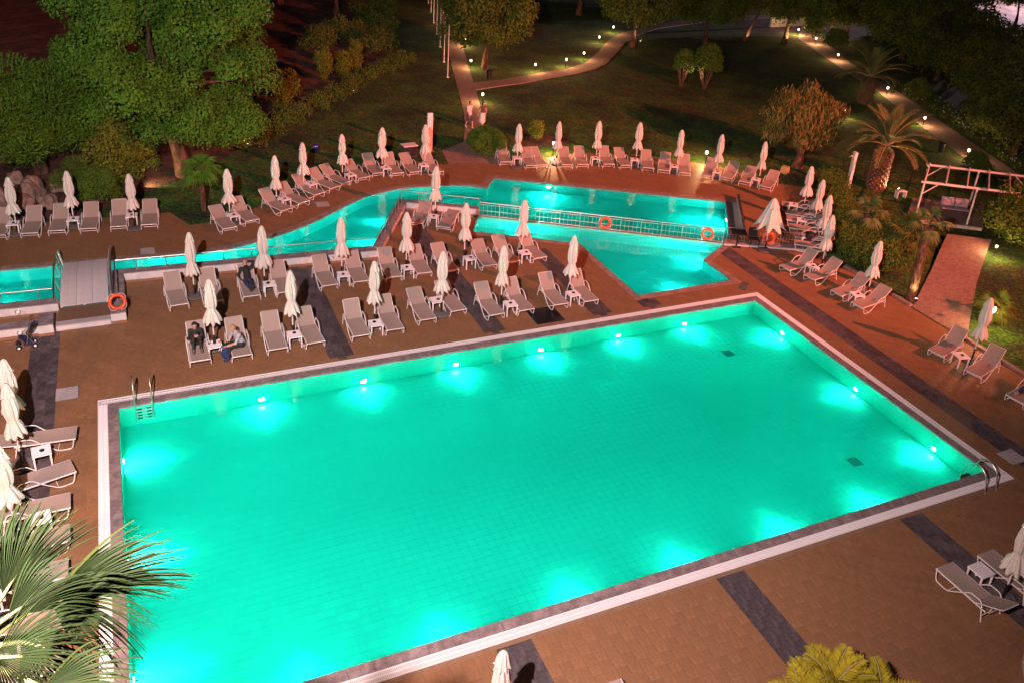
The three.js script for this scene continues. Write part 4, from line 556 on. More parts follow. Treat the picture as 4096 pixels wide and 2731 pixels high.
// folded stroller beside the bench wall
{
  const navy = std({ color: rgb(0.012, 0.016, 0.05), roughness: 0.85, side: THREE.DoubleSide }), s = thing('stroller', 'navy umbrella-fold stroller parked before the bench wall', 'stroller', [-2.08, 0, -3.98], 0.1);
  for (const x of [-0.2, 0.2]) { mesh('side_tube', pipe([[x * 1.05 - 0.22, 0.1, 0.14 * Math.sign(x) * 0.9], [0.1, 0.62, x * 0.7], [0.24, 0.98, x * 0.62]], 0.012, 7, 0.1), M.steel, s); mesh('rear_tube', pipe([[0.23, 0.09, x * 0.75], [0.02, 0.5, x * 0.7]], 0.011, 7), M.steel, s); mesh('handle', pipe([[0.24, 0.98, x * 0.62], [0.25, 1.04, x * 0.62], [0.34, 1.02, x * 0.62]], 0.016, 7, 0.04), M.blackRubber, s); }
  mesh('seat', [rbox(0.3, 0.03, 0.28, 0.01, -0.06, 0.36, 0, 0, 0, -0.2)], navy, s); mesh('backrest', rbox(0.03, 0.5, 0.28, 0.01, 0.13, 0.62, 0, 0, 0, -0.42), navy, s); mesh('hood', put(new THREE.CylinderGeometry(0.2, 0.2, 0.3, 16, 3, true, 0.4, 1.7), 0.1, 0.78, 0, Math.PI / 2, 0, 0.5), navy, s); mesh('footrest', rbox(0.1, 0.02, 0.26, 0.008, -0.24, 0.2, 0), M.blackRubber, s); mesh('basket', rbox(0.3, 0.12, 0.26, 0.02, 0.06, 0.17, 0), navy, s);
  for (const [x, z] of [[-0.24, 0.16], [-0.24, -0.16], [0.23, 0.16], [0.23, -0.16]]) for (const d of [-0.022, 0.022]) { const w = mesh('wheel', torus(0.062, 0.018, 8, 20, x, 0.08, z + d), M.blackRubber, s); mesh('hub', cyl(0.04, 0.04, 0.018, 14, x, 0.08, z + d, Math.PI / 2), M.whitePlastic, w); }
}

// ---------------------------------------------------------------- people
function surfaceNet(f, lo, hi, c, colorAt) {                // meshes the zero level of f
  const n = [0, 1, 2].map((k) => Math.ceil((hi[k] - lo[k]) / c) + 2), at = (i, j, k) => (k * n[1] + j) * n[0] + i, F = new Float32Array(n[0] * n[1] * n[2]), vid = new Int32Array(F.length).fill(-1), pos = [], nor = [], col = [], idx = [];
  for (let k = 0; k < n[2]; k++) for (let j = 0; j < n[1]; j++) for (let i = 0; i < n[0]; i++) F[at(i, j, k)] = f(lo[0] + (i - 0.5) * c, lo[1] + (j - 0.5) * c, lo[2] + (k - 0.5) * c);
  for (let k = 0; k < n[2] - 1; k++) for (let j = 0; j < n[1] - 1; j++) for (let i = 0; i < n[0] - 1; i++) {
    let s = 0, x = 0, y = 0, z = 0; const v = []; for (let q = 0; q < 8; q++) v.push(F[at(i + (q & 1), j + ((q >> 1) & 1), k + (q >> 2))]);
    for (let a = 0; a < 8; a++) for (const b of [a | 1, a | 2, a | 4]) if (b !== a && v[a] < 0 !== v[b] < 0) { const t = v[a] / (v[a] - v[b]); x += lerp(a & 1, b & 1, t); y += lerp((a >> 1) & 1, (b >> 1) & 1, t); z += lerp(a >> 2, b >> 2, t); s++; }
    if (!s) continue; const X = lo[0] + (i - 0.5 + x / s) * c, Y = lo[1] + (j - 0.5 + y / s) * c, Z = lo[2] + (k - 0.5 + z / s) * c, e = c * 0.4, g = V(f(X + e, Y, Z) - f(X - e, Y, Z), f(X, Y + e, Z) - f(X, Y - e, Z), f(X, Y, Z + e) - f(X, Y, Z - e)).normalize();
    vid[at(i, j, k)] = pos.length / 3; pos.push(X, Y, Z); nor.push(g.x, g.y, g.z); col.push(...colorAt(X, Y, Z));
  }
  for (let k = 1; k < n[2] - 1; k++) for (let j = 1; j < n[1] - 1; j++) for (let i = 1; i < n[0] - 1; i++) for (const [d, e1, e2] of [[[1, 0, 0], [0, 1, 0], [0, 0, 1]], [[0, 1, 0], [0, 0, 1], [1, 0, 0]], [[0, 0, 1], [1, 0, 0], [0, 1, 0]]]) {
    const A = F[at(i, j, k)], B = F[at(i + d[0], j + d[1], k + d[2])]; if (A < 0 === B < 0) continue;
    const q = [[0, 0], [1, 0], [1, 1], [0, 1]].map(([p, r]) => vid[at(i - p * e1[0] - r * e2[0], j - p * e1[1] - r * e2[1], k - p * e1[2] - r * e2[2])]); if (q.some((w) => w < 0)) continue; A < 0 ? idx.push(q[0], q[1], q[2], q[0], q[2], q[3]) : idx.push(q[0], q[2], q[1], q[0], q[3], q[2]);
  }
  const g = new THREE.BufferGeometry(); g.setAttribute('position', new THREE.Float32BufferAttribute(pos, 3)); g.setAttribute('normal', new THREE.Float32BufferAttribute(nor, 3)); g.setAttribute('color', new THREE.Float32BufferAttribute(col, 3)); g.setIndex(idx); return g;
}
function capsuleD(x, y, z, a, b, ra, rb) { const ux = b[0] - a[0], uy = b[1] - a[1], uz = b[2] - a[2], t = clamp(((x - a[0]) * ux + (y - a[1]) * uy + (z - a[2]) * uz) / (ux * ux + uy * uy + uz * uz + 1e-9), 0, 1); return Math.hypot(x - a[0] - ux * t, y - a[1] - uy * t, z - a[2] - uz * t) - lerp(ra, rb, t); }
const smin = (a, b, k) => { const h = Math.max(k - Math.abs(a - b), 0) / k; return Math.min(a, b) - h * h * k * 0.25; };
const bodyMat = std({ vertexColors: true, color: 0xffffff, roughness: 0.8 });
function person(o) {                                        // J: joints in the person's own axes (z forward), C: colours
  const J = o.J, C = o.C, t = thing('person', o.label, 'person', o.at, o.turn ?? 0), bones = [], add = (a, b, ra, rb, c) => bones.push([a, b, ra, rb, c]), mid = (a, b, f) => a.map((v, i) => lerp(v, b[i], f)), S = o.slim ?? 1;
  add(J.pelvis, mid(J.pelvis, J.chest, 0.5), 0.14 * S, 0.125 * S, C.top); add(mid(J.pelvis, J.chest, 0.5), J.chest, 0.125 * S, 0.135 * S, C.top); add(J.lShoulder, J.rShoulder, 0.07 * S, 0.07 * S, C.top); add(J.chest, J.neck, 0.1 * S, 0.055, C.top); add(J.neck, J.head, 0.052, 0.055, C.skin);
  add(J.lHip, J.rHip, 0.105 * S, 0.105 * S, C.legs); for (const s of ['l', 'r']) { add(J[s + 'Hip'], J[s + 'Knee'], 0.092 * S, 0.062 * S, C.legs); add(J[s + 'Knee'], J[s + 'Ankle'], 0.06 * S, 0.042, C.shin ?? C.legs); add(J[s + 'Ankle'], J[s + 'Toe'], 0.042, 0.034, C.foot); add(J[s + 'Shoulder'], J[s + 'Elbow'], 0.056 * S, 0.044 * S, C.sleeve ?? C.top); add(J[s + 'Elbow'], J[s + 'Wrist'], 0.042 * S, 0.028, C.forearm ?? C.sleeve ?? C.top); }
  if (C.skirt) add(J.pelvis, mid(J.lKnee, J.rKnee, 0.5).map((v, i) => i === 1 ? v + 0.02 : v), 0.16, 0.22, C.skirt);
  const all = Object.values(J), lo = [0, 1, 2].map((k) => Math.min(...all.map((p) => p[k])) - 0.26), hi = [0, 1, 2].map((k) => Math.max(...all.map((p) => p[k])) + 0.26);
  const f = (x, y, z) => { let d = 9; for (const b of bones) d = smin(d, capsuleD(x, y, z, ...b), 0.045); return d; };
  const cAt = (x, y, z) => { let d = 9, c = C.top; for (const b of bones) { const q = capsuleD(x, y, z, ...b); if (q < d) { d = q; c = b[4]; } } return c; };
  const parts = [surfaceNet(f, lo, hi, 0.022, cAt)];
  // head with face, turned towards o.look
  const fw = V(...(o.look ?? [0, 0, 1])).normalize(), up = V(...(o.up ?? [0, 1, 0])), rt = up.clone().cross(fw).normalize(); up.copy(fw.clone().cross(rt)).normalize(); const hc = V(...J.head).addScaledVector(up, 0.075), loc = (x, y, z) => { const p = V(x, y, z).sub(hc); return [p.dot(rt), p.dot(up), p.dot(fw)]; };
  const hf = (x, y, z) => { const [a, b, c] = loc(x, y, z); let d = (Math.hypot(a / 0.074, b / 0.112, (c + 0.005) / 0.093) - 1) * 0.08; d = smin(d, capsuleD(a, b, c, [0, -0.07, 0.035], [0, -0.085, 0.06], 0.045, 0.03), 0.03); d = smin(d, capsuleD(a, b, c, [0, 0.015, 0.082], [0, -0.028, 0.1], 0.009, 0.015), 0.012); for (const s of [-1, 1]) { d = smin(d, capsuleD(a, b, c, [s * 0.074, 0.012, -0.01], [s * 0.076, -0.025, 0], 0.014, 0.01), 0.006); d = Math.max(d, -(Math.hypot(a - s * 0.03, b - 0.01, c - 0.1) - 0.018)); d = Math.min(d, Math.hypot(a - s * 0.03, b - 0.008, c - 0.076) - 0.013); } d = smin(d, capsuleD(a, b, c, [-0.018, -0.056, 0.084], [0.018, -0.056, 0.084], 0.007, 0.007), 0.006); return smin(d, capsuleD(a, b, c, [0, -0.06, -0.02], [0, -0.16, -0.03], 0.05, 0.05), 0.02); };
  const fc = (x, y, z) => { const [a, b, c] = loc(x, y, z); if (c > 0.07 && Math.abs(b - 0.008) < 0.012 && Math.abs(Math.abs(a) - 0.03) < 0.013) return [0.05, 0.04, 0.035]; if (c > 0.08 && Math.abs(b + 0.056) < 0.01 && Math.abs(a) < 0.024) return [C.skin[0] * 0.8, C.skin[1] * 0.5, C.skin[2] * 0.5]; return C.skin; };
  parts.push(surfaceNet(hf, [hc.x - 0.2, hc.y - 0.2, hc.z - 0.2], [hc.x + 0.2, hc.y + 0.2, hc.z + 0.2], 0.011, fc));
  // hands: palm, four fingers of unequal length, thumb from the side
  for (const s of ['l', 'r']) {
    const w = V(...J[s + 'Wrist']), d = V(...(o[s + 'Hand'] ?? [0, -1, 0.25])).normalize(), n0 = V(...(o[s + 'Palm'] ?? [s === 'l' ? -1 : 1, 0, 0])), n = n0.addScaledVector(d, -n0.dot(d)).normalize(), sd = d.clone().cross(n), hb = [], pt = (a, b, c) => { const p = w.clone().addScaledVector(d, a).addScaledVector(sd, b).addScaledVector(n, c); return [p.x, p.y, p.z]; };
    for (const b of [-0.026, -0.009, 0.009, 0.026]) hb.push([pt(0.0, b * 0.5, 0), pt(0.085, b, 0), 0.018, 0.012]);
    [[-0.03, 0.062], [-0.01, 0.076], [0.011, 0.08], [0.031, 0.07]].forEach(([b, L]) => { const c1 = pt(0.085, b, 0), c2 = pt(0.085 + L * 0.5, b * 1.1, 0.008), c3 = pt(0.085 + L * 0.9, b * 1.12, 0.032); hb.push([c1, c2, 0.0095, 0.0088], [c2, c3, 0.0088, 0.0075]); });
    const tb = s === 'l' ? 1 : -1; hb.push([pt(0.02, 0.025 * tb, 0.005), pt(0.06, 0.058 * tb, 0.018), 0.014, 0.0105], [pt(0.06, 0.058 * tb, 0.018), pt(0.09, 0.062 * tb, 0.032), 0.0105, 0.009]);
    const gf = (x, y, z) => { let q = 9; for (const b of hb) q = smin(q, capsuleD(x, y, z, ...b), 0.007); return q; }, c = pt(0.08, 0, 0.01); parts.push(surfaceNet(gf, c.map((v) => v - 0.13), c.map((v) => v + 0.13), 0.009, () => C.skin));
  }
  const g = mesh('body', parts.map((p) => p), bodyMat, t);
  if (o.hair) { const L = o.hair.length, hg = (x, y, z) => { const [a, b, c] = loc(x, y, z); let d = (Math.hypot(a / 0.084, (b - 0.008) / 0.118, (c + 0.018) / 0.098) - 1) * 0.085; if (L) d = smin(d, capsuleD(a, b, c, [0, 0, -0.05], [0, -L, -0.075], 0.085, 0.05), 0.04); return Math.max(d, Math.min(c - 0.03, 0.055 - b)); }; mesh('hair', surfaceNet(hg, [hc.x - 0.24, hc.y - 0.42, hc.z - 0.24], [hc.x + 0.24, hc.y + 0.2, hc.z + 0.24], 0.014, () => o.hair.color), bodyMat, t); }
  if (o.shoes) for (const s of ['l', 'r']) { const a = V(...J[s + 'Ankle']), b = V(...J[s + 'Toe']), q = b.clone().sub(a); mesh('shoe', sweep([a.clone().addScaledVector(q, -0.3), a.clone().addScaledVector(q, 0.1), b.clone(), b.clone().addScaledVector(q, 0.28)], (u) => [0.036, 0.05, 0.048, 0.024][Math.round(u * 3)], 10), std({ color: rgb(...o.shoes), roughness: 0.7 }), t); }
  return t;
}
const SKIN = [0.46, 0.27, 0.19], BLACKC = [0.012, 0.012, 0.014], NAVY = [0.018, 0.026, 0.075];
person({ label: 'woman in black hooded top sitting with knees drawn up on her lounger', at: [3.02, 0.335, -1.9], turn: 0, C: { skin: SKIN, top: BLACKC, legs: [0.014, 0.015, 0.016], foot: [0.2, 0.14, 0.1] }, slim: 0.92, hair: { color: [0.015, 0.011, 0.01], length: 0.2 }, shoes: [0.16, 0.11, 0.07], look: [-0.15, -0.35, 1],
  J: { pelvis: [0, 0.12, -0.05], chest: [0, 0.42, -0.12], neck: [0, 0.58, -0.1], head: [0, 0.64, -0.07], lShoulder: [-0.16, 0.5, -0.11], rShoulder: [0.16, 0.5, -0.11], lElbow: [-0.23, 0.3, 0.06], rElbow: [0.22, 0.31, 0.06], lWrist: [-0.06, 0.42, 0.24], rWrist: [0.07, 0.42, 0.24], lHip: [-0.08, 0.11, 0], rHip: [0.08, 0.11, 0], lKnee: [-0.1, 0.42, 0.3], rKnee: [0.1, 0.42, 0.3], lAnkle: [-0.12, 0.07, 0.42], rAnkle: [0.12, 0.07, 0.42], lToe: [-0.13, 0.04, 0.56], rToe: [0.13, 0.04, 0.56] }, lHand: [0.6, 0.5, 0.5], rHand: [-0.6, 0.5, 0.5], lPalm: [0, 0, -1], rPalm: [0, 0, -1] });
person({ label: 'fair haired man in grey T-shirt sitting sideways on his lounger', at: [4.38, 0.335, -1.42], turn: -1.25, C: { skin: SKIN, top: [0.36, 0.34, 0.37], sleeve: [0.36, 0.34, 0.37], forearm: SKIN, legs: [0.016, 0.017, 0.02], foot: [0.02, 0.03, 0.08] }, hair: { color: [0.32, 0.2, 0.09], length: 0 }, shoes: [0.02, 0.03, 0.09], look: [0, -0.35, 1],
  J: { pelvis: [0, 0.12, -0.02], chest: [0, 0.46, 0.1], neck: [0, 0.62, 0.18], head: [0, 0.68, 0.22], lShoulder: [-0.19, 0.54, 0.13], rShoulder: [0.19, 0.54, 0.13], lElbow: [-0.24, 0.26, 0.26], rElbow: [0.24, 0.3, 0.28], lWrist: [-0.1, 0.06, 0.46], rWrist: [0.1, 0.22, 0.52], lHip: [-0.1, 0.1, 0.02], rHip: [0.1, 0.1, 0.02], lKnee: [-0.12, 0.14, 0.44], rKnee: [0.13, 0.16, 0.44], lAnkle: [-0.13, -0.25, 0.44], rAnkle: [0.14, -0.25, 0.5], lToe: [-0.14, -0.295, 0.58], rToe: [0.15, -0.295, 0.64] }, lHand: [0.3, -0.6, 0.5], rHand: [-0.4, -0.5, 0.6], lPalm: [0.6, 0, 0.4], rPalm: [-0.6, 0, 0.4] });
{
  const b = thing('backpack', 'navy backpack between the seated man’s knees', 'backpack', [3.9, 0.0, -1.28], 0.4), n = std({ color: rgb(0.012, 0.03, 0.11), roughness: 0.85 });
  mesh('body', put(new THREE.SphereGeometry(0.5, 20, 16), 0, 0.26, 0, 0, 0, 0, [0.34, 0.54, 0.26]), n, b); mesh('front_pocket', put(new THREE.SphereGeometry(0.5, 16, 12), 0, 0.17, 0.1, 0, 0, 0, [0.26, 0.28, 0.14]), n, b); mesh('top_handle', torus(0.05, 0.012, 6, 16, 0, 0.53, -0.03), M.black, b); for (const s of [-1, 1]) mesh('shoulder_strap', pipe([[s * 0.08, 0.48, -0.1], [s * 0.1, 0.3, -0.22], [s * 0.1, 0.08, -0.12]], 0.018, 6, 0.08), M.black, b);
}
person({ label: 'man in black jumper and jeans lying with an arm behind his head', at: [5.23, 0.35, -4.9], turn: 0, C: { skin: SKIN, top: BLACKC, legs: [0.022, 0.03, 0.085], foot: [0.05, 0.05, 0.06] }, hair: { color: [0.12, 0.07, 0.04], length: 0 }, shoes: [0.05, 0.05, 0.06], look: [-0.15, 0.72, 0.75], up: [0, 0.7, -0.7],
  J: { pelvis: [0, 0.11, -1.08], chest: [0, 0.36, -1.37], neck: [0, 0.5, -1.52], head: [-0.01, 0.56, -1.57], lShoulder: [-0.19, 0.44, -1.44], rShoulder: [0.19, 0.44, -1.44], lElbow: [-0.31, 0.24, -1.28], rElbow: [0.3, 0.64, -1.5], lWrist: [-0.22, 0.1, -1.08], rWrist: [0.1, 0.62, -1.68], lHip: [-0.09, 0.1, -1.03], rHip: [0.09, 0.1, -1.03], lKnee: [-0.08, 0.14, -0.62], rKnee: [0.1, 0.15, -0.62], lAnkle: [0.02, 0.08, -0.24], rAnkle: [0.06, 0.17, -0.24], lToe: [-0.02, 0.2, -0.16], rToe: [0.09, 0.28, -0.15] }, lHand: [0.2, -0.1, 1], rHand: [-1, -0.2, -0.1], lPalm: [0, -1, 0], rPalm: [0, 0, 1] });
person({ label: 'person in navy trousers lying barefoot at the picture edge', at: [28.4, 0.345, 9.82], turn: -79 * D2R, C: { skin: SKIN, top: [0.3, 0.28, 0.3], legs: NAVY, foot: SKIN }, hair: { color: [0.05, 0.03, 0.02], length: 0.1 }, look: [0, 0.8, 0.6], up: [0, 0.6, -0.8],
  J: { pelvis: [0, 0.1, -1.12], chest: [0, 0.28, -1.45], neck: [0, 0.4, -1.62], head: [0, 0.44, -1.68], lShoulder: [-0.18, 0.34, -1.53], rShoulder: [0.18, 0.34, -1.53], lElbow: [-0.24, 0.2, -1.3], rElbow: [0.24, 0.2, -1.3], lWrist: [-0.12, 0.22, -1.12], rWrist: [0.12, 0.22, -1.12], lHip: [-0.09, 0.1, -1.07], rHip: [0.09, 0.1, -1.07], lKnee: [-0.09, 0.12, -0.62], rKnee: [0.06, 0.16, -0.6], lAnkle: [-0.06, 0.07, -0.16], rAnkle: [0.0, 0.14, -0.14], lToe: [-0.1, 0.18, -0.06], rToe: [0.02, 0.26, -0.04] }, lHand: [0.6, 0, 0.6], rHand: [-0.6, 0, 0.6], lPalm: [0, -1, 0], rPalm: [0, -1, 0] });
const stride = (a) => ({ pelvis: [0, 0.95, 0], chest: [0, 1.3, 0.02], neck: [0, 1.48, 0.02], head: [0, 1.54, 0.04], lShoulder: [-0.18, 1.4, 0.01], rShoulder: [0.18, 1.4, 0.01], lElbow: [-0.23, 1.13, 0.1 * a], rElbow: [0.23, 1.13, -0.1 * a], lWrist: [-0.22, 0.9, 0.24 * a], rWrist: [0.22, 0.9, -0.02 * a], lHip: [-0.09, 0.92, 0], rHip: [0.09, 0.92, 0], lKnee: [-0.1, 0.5, -0.08 * a], rKnee: [0.1, 0.51, 0.18 * a], lAnkle: [-0.1, 0.1, -0.26 * a], rAnkle: [0.1, 0.07, 0.2 * a], lToe: [-0.11, 0.05, -0.13 * a + 0.02], rToe: [0.11, 0.04, 0.34 * a] });
person({ label: 'person in white shirt and navy shorts walking on the garden path', at: [20.97, 0.095, -24.02], turn: 0.35, C: { skin: SKIN, top: [0.6, 0.55, 0.53], sleeve: [0.6, 0.55, 0.53], forearm: SKIN, legs: [0.05, 0.055, 0.09], shin: SKIN, foot: [0.5, 0.45, 0.42] }, hair: { color: [0.05, 0.03, 0.02], length: 0 }, shoes: [0.5, 0.46, 0.43], J: stride(1) });
person({ label: 'person in dark top and long white skirt walking beside the round bush', at: [21.75, 0.095, -23.78], turn: 0.35, slim: 0.92, C: { skin: SKIN, top: [0.1, 0.05, 0.045], sleeve: SKIN, forearm: SKIN, legs: [0.6, 0.55, 0.53], skirt: [0.62, 0.57, 0.55], foot: SKIN }, hair: { color: [0.05, 0.025, 0.015], length: 0.22 }, shoes: [0.3, 0.2, 0.15], J: stride(-0.8) });

// ---------------------------------------------------------------- plants
const leafMat = (r, g, b, q = 0.75, sp = 0.35) => phys({ color: rgb(r, g, b), vertexColors: true, roughness: q, specularIntensity: sp, side: THREE.DoubleSide });
const LEAF = { broad: leafMat(0.058, 0.16, 0.014), olive: leafMat(0.075, 0.125, 0.016), conifer: leafMat(0.07, 0.16, 0.014), yellow: leafMat(0.12, 0.15, 0.015), box: leafMat(0.06, 0.125, 0.014), dark: leafMat(0.07, 0.105, 0.018), rust: leafMat(0.125, 0.12, 0.03), palm: leafMat(0.10, 0.14, 0.045), grey: leafMat(0.016, 0.03, 0.009, 0.65, 0.15), lime: leafMat(0.15, 0.17, 0.012) };
function Leaves() { this.p = []; this.n = []; this.c = []; }
Leaves.prototype.leaf = function (x, y, z, d, nrm, len, wid, k, tint = 0) {   // a folded pointed leaf along d, facing nrm
  const s = d.clone().cross(nrm).normalize(), m = [x + d.x * len * 0.45, y + d.y * len * 0.45, z + d.z * len * 0.45], f = nrm.clone().multiplyScalar(wid * 0.22), tip = [x + d.x * len, y + d.y * len, z + d.z * len];
  const a = [m[0] + s.x * wid / 2 + f.x, m[1] + s.y * wid / 2 + f.y, m[2] + s.z * wid / 2 + f.z], b = [m[0] - s.x * wid / 2 + f.x, m[1] - s.y * wid / 2 + f.y, m[2] - s.z * wid / 2 + f.z], o = [x, y, z];
  this.p.push(...o, ...a, ...tip, ...o, ...tip, ...b); for (let i = 0; i < 6; i++) { this.n.push(nrm.x, nrm.y, nrm.z); this.c.push(k * (1 + tint), k, k * (1 - tint * 0.5)); }
};
Leaves.prototype.build = function () { const g = new THREE.BufferGeometry(); g.setAttribute('position', new THREE.Float32BufferAttribute(this.p, 3)); g.setAttribute('color', new THREE.Float32BufferAttribute(this.c, 3)); g.computeVertexNormals(); return g; };
const dirOn = (r) => { const z = r() * 2 - 1, a = r() * Math.PI * 2, q = Math.sqrt(1 - z * z); return V(q * Math.cos(a), z, q * Math.sin(a)); };
// crown of leaf clumps: blobs = [x, y, z, radius, flatten]
function crown(blobs, perBlob, len, seed, o = {}) {
  const r = RNG(seed), L = new Leaves();
  for (const [bx, by, bz, R, fl = 0.8] of blobs) { const k0 = 0.8 + 0.4 * r(), t0 = (r() - 0.4) * 0.25, n = Math.round(perBlob * R * R * (o.even ? 1 : 0.7 + 0.6 * r()));
    for (let i = 0; i < n; i++) { const u = dirOn(r); if (u.y < -0.55 && r() < 0.6) continue; const q = R * (0.6 + 0.62 * Math.pow(r(), 0.9) * (o.even ? 0.75 : 1)), nd = u.clone().add(dirOn(r).multiplyScalar(0.55)).normalize(); let d = dirOn(r); d.addScaledVector(nd, -d.dot(nd)).addScaledVector(u, o.spike ?? 0.15); d.y += o.lift ?? -0.25; d.normalize(); const n2 = nd.addScaledVector(d, -nd.dot(d)).normalize();
      L.leaf(bx + u.x * q, by + u.y * q * fl, bz + u.z * q, d, n2, len * (0.7 + 0.6 * r()), len * (o.wid ?? 0.62), k0 * (0.75 + 0.5 * r()), t0 + (r() - 0.5) * 0.2); } }
  return L.build();
}
function blobsIn(n, rx, ry, rz, cy, r0, r1, seed, o = {}) { const r = RNG(seed), out = []; for (let i = 0; i < n; i++) { const u = dirOn(r), q = Math.pow(r(), o.pow ?? 0.42), y = cy + u.y * ry * q, taper = o.taper ? clamp(1 - o.taper * (y - cy) / ry, 0.3, 1.4) : 1; out.push([u.x * rx * q * taper, y, u.z * rz * q * taper, lerp(r0, r1, r()), 0.75 + 0.2 * r()]); } return out; }
function limbs(trunkTop, blobs, r0, seed, every = 2) { const r = RNG(seed), g = []; blobs.forEach((b, i) => { if (i % every) return; const a = V(...trunkTop).add(V((r() - 0.5) * r0, r() * 0.4 - 0.3, (r() - 0.5) * r0)), e = V(b[0], b[1], b[2]), m = a.clone().lerp(e, 0.5).add(V(0, 0.25 * a.distanceTo(e) * (0.4 - r() * 0.5), 0)); g.push(sweep(fillet([[a.x, a.y, a.z], [m.x, m.y, m.z], [e.x, e.y, e.z]], 1, 4), (t) => lerp(r0 * 0.4, 0.02, t), 5)); }); return g; }
function tree(label, at, o, group, name = 'tree') {
  const t = thing(name, label, name.replace('_', ' ').replace(/^.* /, ''), at, 0, group);
  mesh('trunk', [sweep(fillet(o.trunk, 0.6, 4), (u) => lerp(o.r, o.r * 0.55, u) * (1 + 0.5 * Math.pow(1 - u, 8)), 12), ...limbs(o.trunk[o.trunk.length - 1], o.blobs, o.r, o.seed + 5, o.every ?? 2)], M.bark, t);
  mesh('crown', crown(o.blobs, o.per, o.len, o.seed, o), o.mat, t); return t;
}
function bush(label, at, blobs, per, len, mat, seed, group, o = {}, name = 'bush') { const t = thing(name, label, name === 'hedge' ? 'hedge' : 'bush', at, 0, group); mesh('foliage', crown(blobs, per, len, seed, { lift: 0.1, ...o }), mat, t); const st = []; for (let i = 0; i < 4; i++) st.push(sweep([[0, -0.03, 0], [blobs[i % blobs.length][0] * 0.5, blobs[i % blobs.length][1] * 0.6, blobs[i % blobs.length][2] * 0.5]], 0.035, 5)); mesh('stem', st, M.bark, t); return t; }
function dome(rx, h, seed) { const out = [], r = RNG(seed); for (let i = 0; i < 60; i++) { const u = dirOn(r); if (u.y < -0.25) u.y = -u.y; const k = Math.pow(Math.max(0, 1 - u.y * u.y), 0.5); out.push([u.x * rx * 0.72, h * 0.3 + u.y * h * 0.5, u.z * rx * 0.72, rx * 0.3, 0.9]); } out.push([0, h * 0.38, 0, rx * 0.75, 0.62]); return out; }

// big broadleaf tree and its neighbours left of the lawn
tree('large broadleaf tree with warm lit trunk behind the terrace', [3.73, 0.08, -19.33], { trunk: [[0.35, -0.1, 0.2], [0.1, 1.2, 0.1], [-0.35, 2.9, 0], [-0.5, 4.6, 0]], r: 0.36, seed: 7, per: 1150, len: 0.165, mat: LEAF.broad, every: 3, blobs: [...blobsIn(120, 4.9, 4.1, 4.4, 6.6, 0.5, 1.0, 71, { pow: 0.3 }), ...blobsIn(26, 4.1, 1.1, 2.8, 3.3, 0.45, 0.75, 72), ...blobsIn(8, 1.2, 0.9, 1.2, 2.6, 0.5, 0.8, 73).map(([x, y, z, R, f]) => [x + 2.6, y, z + 0.6, R, f])] });
tree('bright green feathery conifer beside the big broadleaf tree', [-2.38, 0.08, -21.06], { trunk: [[0, -0.1, 0], [0, 1.0, 0], [0, 3.4, 0]], r: 0.26, seed: 17, per: 760, len: 0.23, wid: 0.3, spike: 0.9, lift: 0.55, mat: LEAF.conifer, blobs: [...blobsIn(46, 3.3, 1.9, 2.6, 3.2, 0.6, 1.05, 171, { taper: 0.5 }), ...blobsIn(14, 3.4, 0.5, 2.4, 1.9, 0.5, 0.8, 172)] }, null, 'conifer_tree');
tree('feathery conifer cut off by the left picture edge', [-6.35, 0.08, -21.47], { trunk: [[0, -0.1, 0], [0, 1.0, 0], [0, 3.2, 0]], r: 0.26, seed: 18, per: 520, len: 0.28, wid: 0.3, spike: 0.9, lift: 0.55, mat: LEAF.conifer, blobs: blobsIn(34, 2.6, 2.0, 2.4, 3.0, 0.7, 1.1, 181, { taper: 0.5 }) }, null, 'conifer_tree');
bush('tall yellow-green shrub against the big tree', [0.98, 0.08, -18.01], [...blobsIn(26, 1.25, 1.3, 1.0, 1.75, 0.4, 0.62, 191), ...blobsIn(8, 1.3, 0.4, 0.9, 0.6, 0.35, 0.5, 192)], 900, 0.15, LEAF.yellow, 19, null, { lift: 0.4 });
bush('round clipped bush behind the terrace behind the bridge', [0.07, 0.08, -16.38], dome(1.05, 1.85, 4), 2600, 0.085, LEAF.box, 23);
bush('large clipped round bush where the garden path meets the terrace', [20.09, 0.09, -18.92], dome(1.22, 1.8, 5), 3000, 0.08, LEAF.box, 24, null, { even: 1 });
bush('small young shrub in a mulch bed on the lawn', [24.22, 0.08, -20.96], blobsIn(12, 0.35, 0.55, 0.35, 0.6, 0.18, 0.28, 25), 1800, 0.11, LEAF.yellow, 26, null, { lift: 0.5 });
[[-1.46, -18.42, 0.5, 1.0], [-0.85, -19.74, 0.7, 1.2], [2.21, -20.45, 0.8, 1.4]].forEach(([x, z, R, h], i) => bush(['low dark shrub among the boulders', 'dark shrub under the conifer', 'dark shrub left of the big trunk'][i], [x, 0.08, z], dome(R, h, 30 + i), 1300, 0.1, LEAF.dark, 31 + i));
